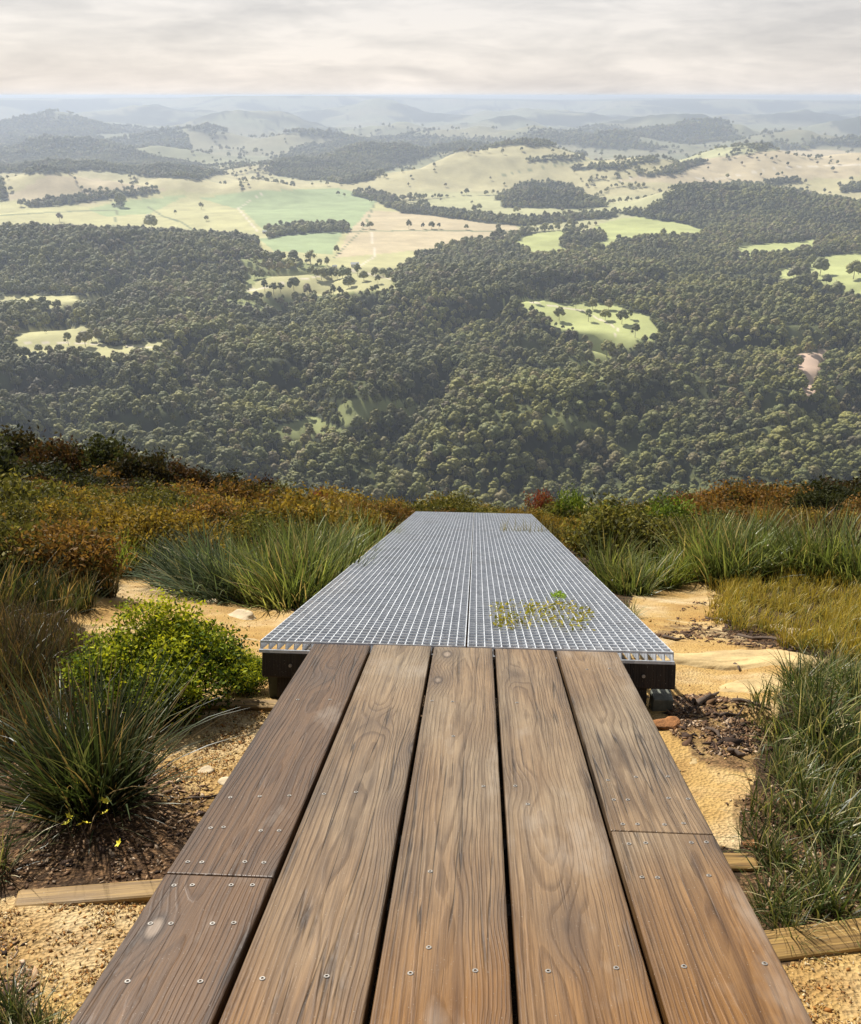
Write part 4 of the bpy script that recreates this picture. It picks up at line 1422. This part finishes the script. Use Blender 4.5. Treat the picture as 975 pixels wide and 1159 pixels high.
def shrub_meshes(seed, w_, h_, nclump, per, leaf, cols, flat=1.0, loose=1.0, fill=0.35, sortcol=False):
    """leaves gathered in clumps on a rounded, uneven crown of width w_ and height h_; returns foliage and stem meshes"""
    r = np.random.default_rng(seed)
    C, K = [], []
    mb = MB()
    for i in range(nclump):
        a = r.uniform(0, 2 * math.pi)
        e = math.asin(min(1, max(-0.25, r.uniform(-.2, 1.0))))
        q = r.uniform(.55, 1.0) if r.uniform() > fill else r.uniform(.2, .6)
        lump = 0.75 + 0.5 * float(vnoise(np.array([a * 1.2]), np.array([e * 2.0]), seed)[0])
        c = np.array([math.cos(a) * math.cos(e) * w_ * .5 * q * lump, math.sin(a) * math.cos(e) * w_ * .5 * q * lump, h_ * .38 + math.sin(e) * h_ * .56 * q * lump])
        C.append(c)
        if i % 3 == 0:
            mb.tube([(r.normal(0, w_ * .03), r.normal(0, w_ * .03), -.05), tuple(c * .5 + r.normal(0, .02 * w_, 3)), tuple(c)], [.012 * h_ + .003, .006 * h_ + .002, .0025], 4, False)
    C = np.array(C)
    sig = w_ * .075 * loose
    P = (C[:, None, :] + r.normal(0, 1, (nclump, per, 3)) * np.array([sig, sig, sig * .8 * flat])).reshape(-1, 3)
    ok = P[:, 2] > 0.01
    rank = np.clip((C[:, 2] / h_ - .25) * 1.3, 0, .999) * len(cols)   # sorted lists: paler upper clumps, new growth plus sunlit top put into the colour
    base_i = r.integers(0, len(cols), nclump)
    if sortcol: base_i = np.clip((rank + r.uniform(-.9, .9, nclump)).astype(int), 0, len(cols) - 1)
    cidx = np.repeat(base_i, per)
    mixp = r.uniform(0, 1, len(P)) < .3
    cidx[mixp] = r.integers(0, len(cols), mixp.sum())
    col = np.array(cols)[cidx] * r.uniform(.65, 1.35, len(P))[:, None]
    P, col = P[ok], col[ok]
    V, Q, CC = leaf_quads(P, leaf * r.uniform(.6, 1.3, len(P)), col, r)
    fm = np_mesh('foliage', V, quads=Q, mats=(M['leaf'],), col=CC)
    sm = bpy.data.meshes.new('stem')
    sm.from_pydata(mb.v, [], mb.f)
    sm.materials.append(M['stem'])
    return fm, sm


def near_gp(px, py, hpx):
    """foot of a plant on the near slope; a foot hidden behind the brow is brought forward and the plant made taller"""
    p = gp(px, py)
    while p[1] > 16.5:
        py += 2
        hpx += 2
        p = gp(px, py)
    return p, hpx


def shrub(px, py, wpx, hpx, meshes, w0, h0, label, group=None, name='shrub', dist=None):
    p, hpx = near_gp(px, py, hpx)
    d = depth(p)
    e = empty(name, p, RNG.uniform(0, 6.28))
    sx = wpx / FPX * d / w0
    sz = hpx / FPX * d / h0
    e.scale = (sx, sx, sz)
    link('foliage', meshes[0], e)
    link('stem', meshes[1], e)
    tag(e, label, 'shrub', group)
    return e


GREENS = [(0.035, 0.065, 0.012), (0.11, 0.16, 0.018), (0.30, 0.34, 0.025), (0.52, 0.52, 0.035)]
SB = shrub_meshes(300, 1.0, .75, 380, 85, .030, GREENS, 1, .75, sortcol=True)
SBL = [shrub_meshes(310 + k, 1.0, .75, 90, 60, .05, [(0.14, 0.20, 0.03), (0.22, 0.27, 0.04), (0.08, 0.12, 0.025)]) for k in range(2)]
SRED = shrub_meshes(320, 1.0, .7, 70, 60, .05, [(0.20, 0.05, 0.03), (0.26, 0.09, 0.04), (0.12, 0.08, 0.03)])
SDK = [shrub_meshes(330 + k, 1.0, .85, 150, 90, .06, c) for k, c in enumerate((
    [(0.035, 0.028, 0.012), (0.055, 0.042, 0.016), (0.03, 0.035, 0.014)], [(0.085, 0.045, 0.016), (0.06, 0.032, 0.014), (0.04, 0.035, 0.014)],
    [(0.03, 0.036, 0.014), (0.05, 0.055, 0.02), (0.07, 0.07, 0.026)]))]
SGOLD = [shrub_meshes(340 + k, 1.0, .6, 100, 70, .05, c) for k, c in enumerate((
    [(0.26, 0.175, 0.032), (0.36, 0.25, 0.05), (0.13, 0.11, 0.028)], [(0.18, 0.10, 0.03), (0.25, 0.14, 0.04), (0.09, 0.075, 0.024)],
    [(0.13, 0.125, 0.03), (0.23, 0.20, 0.05), (0.08, 0.08, 0.022)]))]
SPALE = shrub_meshes(350, 1.0, .7, 90, 50, .045, [(0.16, 0.16, 0.09), (0.24, 0.23, 0.14), (0.09, 0.09, 0.04)])

shrub(186, 800, 172, 116, SB, 1.0, .75, 'dense bright green small leaved bush left of the boardwalk, in front of the sand patch')
shrub(278, 782, 60, 46, SB, 1.0, .75, 'low sparse green sprig bush by the left post of the grating')
shrub(752, 626, 72, 66, SBL[0], 1.0, .75, 'bright yellow green bush to the right of the far grating')
shrub(715, 636, 58, 48, SBL[1], 1.0, .75, 'low lime green bush close to the right side of the grating')
shrub(690, 612, 56, 44, SBL[0], 1.0, .75, 'lime bush behind the tussocks just right of the far half of the grating')
shrub(664, 596, 40, 26, SBL[0], 1.0, .75, 'small lime bush touching the right edge of the far grating')
shrub(645, 583, 46, 34, SBL[1], 1.0, .75, 'bright green bush just beyond the right corner of the grating end')
shrub(611, 582, 36, 34, SRED, 1.0, .7, 'reddish bush at the right corner of the grating end')
shrub(800, 600, 70, 44, SRED, 1.0, .7, 'larger red leaved bush behind the deep green tussocks')
shrub(862, 600, 48, 40, SRED, 1.0, .7, 'smaller red leaved bush right of the larger red one')
shrub(362, 566, 26, 18, SRED, 1.0, .7, 'small reddish orange bush on the skyline of the left heath')
for i, q in enumerate(((20, 560, 90, 62), (70, 556, 80, 56), (115, 556, 84, 50), (160, 560, 80, 44), (205, 562, 70, 32), (45, 580, 90, 48), (100, 582, 84, 42), (150, 584, 80, 36), (-20, 575, 90, 70),
                       (245, 566, 70, 26), (290, 566, 66, 20))):
    shrub(*q, SDK[i % 3], 1.0, .75, 'dark brown shrub in the tall thicket at the far left above the reeds', 'dark thicket on the far left')
shrub(118, 572, 36, 26, SDK[2], 1.0, .75, 'small grey green bush among the dark left thicket')
shrub(175, 584, 50, 36, SPALE, 1.0, .7, 'pale flowering twiggy bush at the right end of the dark left thicket')
for i, q in enumerate(((885, 590, 80, 30), (920, 592, 84, 38), (955, 594, 90, 44), (990, 596, 90, 50), (840, 584, 60, 18))):
    shrub(*q, SDK[(i * 2) % 3], 1.0, .75, 'dark shrub on the rim at the far right above the green tussocks', 'dark shrubs on the far right rim')

# heath: low cover nobody could count, copies of a few shrublets that also stand singly
for i, (q, lb) in enumerate((((300, 602, 40, 22), 'single golden heath bush left of the grating behind the tussocks'), ((440, 592, 40, 22), 'rust brown heath bush next to the left corner of the grating end'),
                             ((250, 604, 40, 22), 'olive heath bush in the middle of the left heath'))):
    shrub(*q, SGOLD[i], 1.0, .6, lb, name='heath_bush')
hp = [o for o in COL.objects if o.name.startswith('foliage') and o.data in [s[0] for s in SGOLD]]
hp = sorted(hp, key=lambda o: [s[0] for s in SGOLD].index(o.data))[:3]
dk = [next(o for o in COL.objects if o.name.startswith('foliage') and o.data == SDK[k][0]) for k in range(3)]
N = 5200
hx = RNG.uniform(-14, 14, N)
hy = RNG.uniform(5.2, 19.5, N)
HPt = np.stack([hx, hy, ground_z(hx, hy)], 1)
px, py = project(HPt)
sd, lt = near_cover(HPt)
ok = (sd < .5) & ~((np.abs(hx) < 1.5) & (hy < 13.0)) & (px > -260) & (px < 1235)
ok &= (py < 640) | (px < 90) | (px > 870)
ok &= ~((px > 820) & (py > 620))
ok &= RNG.uniform(0, 1, N) < 0.85
HPt = HPt[ok]
px, py = px[ok], py[ok]
nz = fbm(HPt[:, 0] / 2.2, HPt[:, 1] / 1.4, 171, 3)
kind = np.where(nz < .44, 1, np.where(nz < .54, 0, 2))
kind = np.where((px < 190) & (py < 590), RNG.choice([3, 4, 5, 1], len(px)), kind)
kind = np.where((px > 845) & (py < 600), RNG.choice([3, 4, 5, 2], len(px)), kind)
kind = np.where(RNG.uniform(0, 1, len(px)) < .14, RNG.integers(0, 3, len(px)), kind)
hs = gn_scatter('heath', HPt, RNG.uniform(.30, .80, len(HPt)) * np.where(RNG.uniform(0, 1, len(HPt)) < .07, 1.5, 1), kind, hp + dk)
tag(hs, 'low golden, rust and olive heath covering the slope around and beyond the grating', 'heath', kind='stuff')


# loose grass: yellow on the right, thin green elsewhere
def grass_field(name, poly, N, h, wid, pal, seed, label, jit=1.0, keep=None):
    r = np.random.default_rng(seed)
    xs = [p[0] for p in poly]; ys = [p[1] for p in poly]
    corners = np.array([gp(*p) for p in poly])
    x = r.uniform(corners[:, 0].min(), corners[:, 0].max(), N * 6)
    y = r.uniform(corners[:, 1].min(), corners[:, 1].max(), N * 6)
    P = np.stack([x, y, ground_z(x, y)], 1)
    px, py = project(P)
    m = inpoly(px + (fbm(x / .3, y / .3, seed, 3) - .5) * 60, py + (fbm(x / .3, y / .3, seed + 5, 3) - .5) * 40, poly)
    dn = fbm(x / .22, y / .22, seed + 9, 3)
    m &= r.uniform(0, 1, len(x)) < sst(.35, .62, dn) * 1.2
    P = P[m][:N]
    n = len(P)
    k = r.choice(3, n, p=[.55, .3, .15])
    c0 = np.array([pal[i][0] for i in k]) * r.uniform(.7, 1.4, n)[:, None]
    c1 = np.array([pal[i][1] for i in k]) * r.uniform(.7, 1.4, n)[:, None]
    V, Q, C = blades(P - np.array([0, 0, .01]), r.uniform(0, 6.28, n), np.abs(r.normal(.25, .3, n)), np.abs(r.normal(.7, .5, n)), h * r.uniform(.4, 1.3, n), wid * r.uniform(.6, 1.3, n), c0, c1, 4, seed)
    o = link(name, np_mesh(name, V, quads=Q, mats=(M['blade'],), col=C))
    tag(o, label, 'grass', kind='stuff')


grass_field('dry_grass', [(800, 690), (830, 655), (990, 640), (1060, 700), (1040, 760), (930, 742), (880, 722), (812, 716)], 11000, .15, .0055, PAL_GOLD, 401, 'yellow dry grass sheet on the right above the rock shelf')
grass_field('fine_grass', [(856, 800), (900, 735), (1060, 735), (1060, 1060), (900, 1078), (850, 1000), (838, 930)], 2400, .13, .0055, PAL_STRAW, 402, 'fine green grass carpet on the right beside the boardwalk')
grass_field('low_sedge', [(-80, 700), (60, 700), (130, 760), (190, 800), (90, 850), (-80, 870)], 8000, .18, .004, PAL_BROWN, 403, 'low brown sedge between the rusty clumps and the bright green bush')
grass_field('heath_grass', [(-60, 690), (0, 600), (200, 575), (470, 588), (430, 640), (380, 690), (250, 690), (180, 645), (60, 690)], 15000, .30, .006, PAL_GREEN, 404, 'straw green grass between the tussocks left of the grating')
grass_field('tawny_grass', [(612, 600), (700, 585), (1000, 590), (1000, 655), (830, 665), (760, 655), (700, 690)], 14000, .30, .006, PAL_LIME, 405, 'straw and lime grass between the tussocks right of the grating')
grass_field('golden_grass', [(0, 640), (60, 580), (240, 560), (470, 566), (470, 590), (420, 606), (200, 630)], 14000, .42, .008, PAL_GOLD, 406, 'golden grass tips over the left heath near the grating end')
grass_field('golden_grass', [(610, 584), (700, 566), (900, 572), (960, 600), (800, 606)], 7000, .30, .007, PAL_GOLD, 407, 'golden grass tips over the right heath behind the tussocks')

# plants that come up through the grating
def sprout(cx, cy, wpx, hpx, n, cols, label, leaf=.03):
    r = np.random.default_rng(int(cx))
    d = ray(cx, cy)
    t = ((Z_JOIN + S2 * Y_JOIN) - 0) / (d[2] + S2 * d[1])
    p = CAM + d * t
    dp = depth(p)
    W_ = wpx / FPX * dp
    e = empty('sprouting_weed', p)
    ln = hpx / 62.0
    a = r.uniform(-.5, .5, (n, 2)) * np.array([W_, ln])
    keep = vnoise(a[:, 0] * 9, a[:, 1] * 9, 5) > .42
    a = a[keep]
    z = -a[:, 1] * S2 + r.uniform(-.03, .03, len(a))
    c = np.array(cols)[r.integers(0, len(cols), len(a))] * r.uniform(.7, 1.3, len(a))[:, None]
    V, Q, C = leaf_quads(np.stack([a[:, 0], a[:, 1], z], 1), leaf * r.uniform(.6, 1.3, len(a)), c, r, .5)
    link('foliage', np_mesh('foliage', V, quads=Q, mats=(M['leaf'],), col=C), e)
    mb = MB()
    for i in range(0, len(a), 9):
        mb.tube([(a[i, 0], a[i, 1], -a[i, 1] * S2 - .28), (a[i, 0] + .01, a[i, 1], z[i])], [.0025, .0015], 4)
    mb.build('stem', M['stem'], e)
    tag(e, label, 'weed')


sprout(615, 698, 118, 44, 950, [(0.42, 0.37, 0.05), (0.52, 0.42, 0.06), (0.30, 0.30, 0.045)], 'yellow leaved weed growing up through the near right of the grating', .021)
sprout(633, 676, 14, 10, 60, [(0.24, 0.36, 0.05), (0.30, 0.40, 0.07)], 'small bright green weed in the grating behind the yellow weed', .028)
gt = empty('sprouting_grass', (0, 0, 0))
d = ray(597, 601)
p = CAM + d * (((Z_JOIN + S2 * Y_JOIN)) / (d[2] + S2 * d[1]))
gt.location = p
n = 90
r = np.random.default_rng(5)
bs = np.stack([r.uniform(-.28, .34, n), r.normal(0, .08, n), np.full(n, -.15)], 1)
bs[:, 2] -= bs[:, 1] * S2
V, Q, C = blades(bs, r.uniform(0, 6.28, n), np.abs(r.normal(0, .2, n)), np.abs(r.normal(.3, .3, n)), r.uniform(.18, .36, n), np.full(n, .008), np.tile((0.04, 0.03, 0.012), (n, 1)), np.tile((0.34, 0.30, 0.12), (n, 1)), 4, 3)
link('foliage', np_mesh('foliage', V, quads=Q, mats=(M['blade'],), col=C), gt)
tag(gt, 'dark thin grass poking through the far right end of the grating', 'weed')


# ------------------------------------------------------------------ stones, sticks, flowers, litter
def stone_mesh(seed, sx, sy, sz):
    V, F = ico(3)
    f = 1 + .95 * (fbm(V[:, 0] * 1.3 + seed * 3, V[:, 1] * 1.3 + V[:, 2] * 2.1, seed, 4) - .5)
    V = V * f[:, None]
    V[:, 2] = np.clip(V[:, 2], -1, .62)
    return np_mesh('stone', V * np.array([sx, sy, sz]), tris=F, smooth=False)


M['sandstone'] = simple('sandstone', (0.58, 0.46, 0.29), 0.9, var=.3, scale=9, bump=.6)
M['orange_stone'] = simple('orange_sandstone', (0.36, 0.155, 0.05), 0.95, var=.55, scale=22, bump=1.0)


def stone(px, py, wpx, hpx, label, mat='sandstone', group=None, name='stone'):
    p = gp(px, py)
    d = depth(p)
    w_ = wpx / FPX * d
    me = stone_mesh(int(px + py), w_ / 2, w_ / 2 * .8, hpx / FPX * d * .62)
    me.materials.append(M[mat])
    o = link(name, me, loc=p)
    o.rotation_euler = (0, 0, RNG.uniform(-.5, .5))
    tag(o, label, 'stone', group)


stone(273, 698, 34, 11, 'flat pale stone at the right end of the left sand patch')
stone(240, 682, 16, 6, 'small pale stone behind the flat one in the left sand patch')
stone(882, 714, 22, 11, 'pale stone, left one of the pair in the yellow grass edge')
stone(898, 716, 16, 9, 'pale stone, right one of the pair in the yellow grass edge')
stone(757, 822, 36, 16, 'orange stone lying beside the right post stub', 'orange_stone')
stone(852, 958, 20, 13, 'orange stone in the grass right of the boardwalk joint', 'orange_stone')
stone(262, 886, 26, 9, 'flat pale stone in the litter left of the boardwalk')
stone(232, 874, 18, 7, 'small pale stone by the drooping tussock blades')
stone(148, 962, 6, 5, 'tiny white pebble under the big left tussock')
M['slab_rock'] = simple('slab_rock', (0.50, 0.36, 0.165), 0.92, var=.35, scale=5, bump=.8)


def slab(cpx, cpy, rx, ry, hgt, label, seed):
    c = gp(cpx, cpy)
    n = 70
    u, v = np.meshgrid(np.linspace(-1.15, 1.15, n), np.linspace(-1.15, 1.15, n))
    u, v = u.ravel(), v.ravel()
    r_ = np.hypot(u, v) + (fbm(u * 1.7, v * 1.7, seed, 4) - .5) * .55
    x, y = c[0] + u * rx, c[1] + v * ry
    z = ground_z(x, y) + hgt * (1 - sst(.62, .95, r_)) - .03 + (fbm(x / .12, y / .05, seed + 3, 4) - .5) * .022 + np.floor(fbm(x / .5, y / .22, seed + 7, 3) * 6) * .005
    ii = np.arange(n - 1)[:, None] * n + np.arange(n - 1)[None, :]
    Q = np.stack([ii, ii + 1, ii + n + 1, ii + n], -1).reshape(-1, 4)
    P = np.stack([x - c[0], y - c[1], z - c[2]], 1)
    keep = (r_[Q] < 1.05).all(1)
    used = np.unique(Q[keep])
    mp = np.zeros(n * n, int); mp[used] = np.arange(len(used))
    o = link('sandstone_slab', np_mesh('sandstone_slab', P[used], quads=mp[Q[keep]], mats=(M['slab_rock'],), smooth=True), loc=c)
    tag(o, label, 'rock')


slab(825, 745, .62, .22, .036, 'long flat sandstone slab lying in the sand right of the grating corner', 611)
slab(268, 726, .22, .16, .016, 'flat sandstone slab in the left sand patch beside the grating', 617)
slab(806, 872, .13, .20, .012, 'smooth yellow sandstone slab beside the right edge of the boardwalk', 623)
slab(776, 704, .20, .16, .020, 'small low sandstone ledge at the top of the right sand strip', 629)
slab(856, 778, .26, .16, .022, 'low sandstone ledge in the right sand just before the dark wiry grass', 631)
M['twig'] = simple('dead_wood', (0.085, 0.055, 0.035), 0.85, var=.4, scale=40)


def stick(x0, y0, x1, y1, wpx, label, group=None):
    a, b = gp(x0, y0), gp(x1, y1)
    d = depth(a)
    r_ = wpx / FPX * d / 2
    pts = []
    for k in range(6):
        u = k / 5
        q = a * (1 - u) + b * u
        pts.append((q[0] + random.uniform(-1, 1) * r_ * 1.2, q[1] + random.uniform(-1, 1) * r_ * 1.2, gz(q[0], q[1]) + r_ * (1.0 + random.uniform(0, .8))))
    mb = MB()
    mb.tube(pts, [r_ * .8, r_, r_ * 1.05, r_ * .9, r_ * .7, r_ * .4], 7)
    o = mb.build('stick', M['twig'], None, smooth=True)
    tag(o, label, 'stick', group)


STK = 'sticks and bark strips on the right sand'
for q, lb in (((782, 800, 812, 790, 7), 'thick dark bark strip beside the right post stub'), ((828, 794, 870, 806, 5), 'long thin stick across the right litter patch'),
              ((806, 810, 842, 802, 4), 'thin stick below the long one in the right litter patch'), ((800, 826, 816, 836, 5), 'short dark stick right of the orange stone'),
              ((826, 852, 842, 860, 7), 'stubby dark bark piece at the grass edge on the right'), ((828, 752, 838, 760, 4), 'small dark chip on the right rock shelf, the lower one'),
              ((812, 744, 824, 748, 3), 'small dark chip on the right rock shelf, the upper one'), ((752, 722, 772, 726, 4), 'dark twig beside the right corner of the grating'),
              ((800, 700, 830, 706, 3), 'thin twig at the foot of the yellow grass'), ((838, 722, 900, 730, 4), 'long dark twig along the upper edge of the rock shelf'),
              ((884, 728, 908, 738, 3), 'pale thin twig at the right end of the rock shelf'), ((186, 670, 224, 676, 4), 'dark twig on the upper right of the left sand patch'),
              ((205, 906, 262, 900, 3), 'thin twig in the litter at the foot of the big left tussock')):
    stick(*q, lb)

M['petal'] = simple('yellow_petal', (0.85, 0.72, 0.04), 0.5)


def flower_me():
    mb = MB()
    for k in range(5):
        a = k * 2 * math.pi / 5
        c, s = math.cos(a), math.sin(a)
        mb.add([(0, 0, .002), (c * .006 - s * .004, s * .006 + c * .004, .005), (c * .013, s * .013, .007), (c * .006 + s * .004, s * .006 - c * .004, .005)], [(0, 3, 2, 1)])
    return mb


fmb = flower_me()
fme = bpy.data.meshes.new('petals')
fme.from_pydata(fmb.v, [], fmb.f)
fme.materials.append(M['petal'])
stb = MB()
stb.tube([(0, 0, -.2), (.01, 0, -.1), (0, 0, .002)], [.0016, .0014, .001], 4)
stme = bpy.data.meshes.new('stem')
stme.from_pydata(stb.v, [], stb.f)
stme.materials.append(M['stem'])
for q in ((86, 885), (90, 888), (117, 907), (121, 908), (120, 921), (77, 925), (76, 933), (92, 934), (98, 933), (136, 955)):
    d = ray(*q)
    p = gp(*q)
    t = np.linalg.norm(p - CAM) * .93
    f = empty('yellow_flower', CAM + d * t, random.uniform(0, 6))
    f.rotation_euler = (.5 + random.uniform(-.3, .3), random.uniform(-.3, .3), random.uniform(0, 6))
    link('petals', fme, f)
    link('stem', stme, f)
    tag(f, 'tiny yellow flower in the dark foot of the large left tussock', 'flower', 'yellow flowers under the large left tussock')

# litter and gravel chips
def chips(name, polys, N, smin, smax, cols, seed, label, cat, flat=.25):
    r = np.random.default_rng(seed)
    Ps = []
    for poly in polys:
        cs = np.array([gp(*p) for p in poly])
        x = r.uniform(cs[:, 0].min(), cs[:, 0].max(), N * 3)
        y = r.uniform(cs[:, 1].min(), cs[:, 1].max(), N * 3)
        P = np.stack([x, y, ground_z(x, y)], 1)
        px, py = project(P)
        m = inpoly(px, py, poly) & (r.uniform(0, 1, len(x)) < sst(.3, .65, fbm(x / .12, y / .12, seed + 3, 3)) + .1)
        Ps.append(P[m][:N])
    P = np.concatenate(Ps)
    n = len(P)
    u = r.normal(0, 1, (n, 3)); u[:, 2] *= flat; u /= np.linalg.norm(u, axis=1)[:, None]
    w3 = np.cross(u, np.array([0, 0, 1.0]) + r.normal(0, .35, (n, 3))); w3 /= np.linalg.norm(w3, axis=1)[:, None]
    nn = np.cross(u, w3)
    L = (smin + (smax - smin) * r.uniform(0, 1, n) ** 2.2 * np.where(r.uniform(0, 1, n) < .04, 2.2, 1))[:, None]
    W = L * r.uniform(.2, .6, (n, 1))
    T = W * .35
    c = P + np.array([0, 0, .003])
    V = np.stack([c - u * L, c - w3 * W - u * L * .2, c + u * L, c + w3 * W + u * L * .2, c + nn * T, c - nn * T], 1).reshape(-1, 3)
    tri = np.array([(0, 1, 4), (1, 2, 4), (2, 3, 4), (3, 0, 4), (1, 0, 5), (2, 1, 5), (3, 2, 5), (0, 3, 5)])
    F = (np.arange(n)[:, None, None] * 6 + tri[None]).reshape(-1, 3)
    col = np.repeat(np.array(cols)[r.integers(0, len(cols), n)] * r.uniform(.6, 1.3, (n, 1)), 6, 0)
    o = link(name, np_mesh(name, V, tris=F, mats=(M['chip'],), col=col))
    tag(o, label, cat, kind='stuff')


M['chip'] = leaf_mat('loose_chips', 0.0, 0.1, .85, .2)
BR = [(0.22, 0.12, 0.055), (0.10, 0.055, 0.03), (0.35, 0.22, 0.12), (0.05, 0.03, 0.02), (0.45, 0.33, 0.22)]
chips('leaf_litter', LITTER[:1] + LITTER[1:3] + LITTER[4:], 2600, .005, .016, BR, 501, 'brown leaf litter and bark crumbs under the plants beside the boardwalk', 'litter')
chips('leaf_litter', [LITTER[1], [(770, 690), (830, 660), (830, 715), (760, 720)], LITTER[3]], 700, .008, .03, BR[:2] + [(0.05, 0.03, 0.02)], 503, 'dark bark flakes strewn over the right sand', 'litter')
GRV = [(0.42, 0.24, 0.065), (0.50, 0.34, 0.13), (0.22, 0.105, 0.035), (0.60, 0.47, 0.28), (0.36, 0.16, 0.04)]
chips('gravel', [SAND[0], SAND[2], SAND[4]], 4200, .003, .008, GRV, 502, 'coarse orange and cream gravel on the steps beside the boardwalk', 'gravel', .6)
chips('gravel', [SAND[1], SAND[3]], 900, .003, .011, GRV + [(0.12, 0.07, 0.04)], 504, 'loose grit on the pale sand patches either side of the grating', 'gravel', .6)

# ------------------------------------------------------------------ the air of the valley
HB = MB()
HB.box(-45000, 45000, -3000, 45000, -640, 12)
hm = bpy.data.materials.new('valley_air')
hm.use_nodes = True
ht = hm.node_tree
ht.nodes.clear()
pv = ht.nodes.new('ShaderNodeVolumePrincipled')
pv.inputs['Color'].default_value = (0.74, 0.84, 0.99, 1)
pv.inputs['Density'].default_value = 0.82e-4
pv.inputs['Anisotropy'].default_value = 0.2
ho = ht.nodes.new('ShaderNodeOutputMaterial')
ht.links.new(pv.outputs[0], ho.inputs['Volume'])
hz = HB.build('haze', hm)
tag(hz, 'pale blue haze filling the air of the valley', 'haze', kind='stuff')
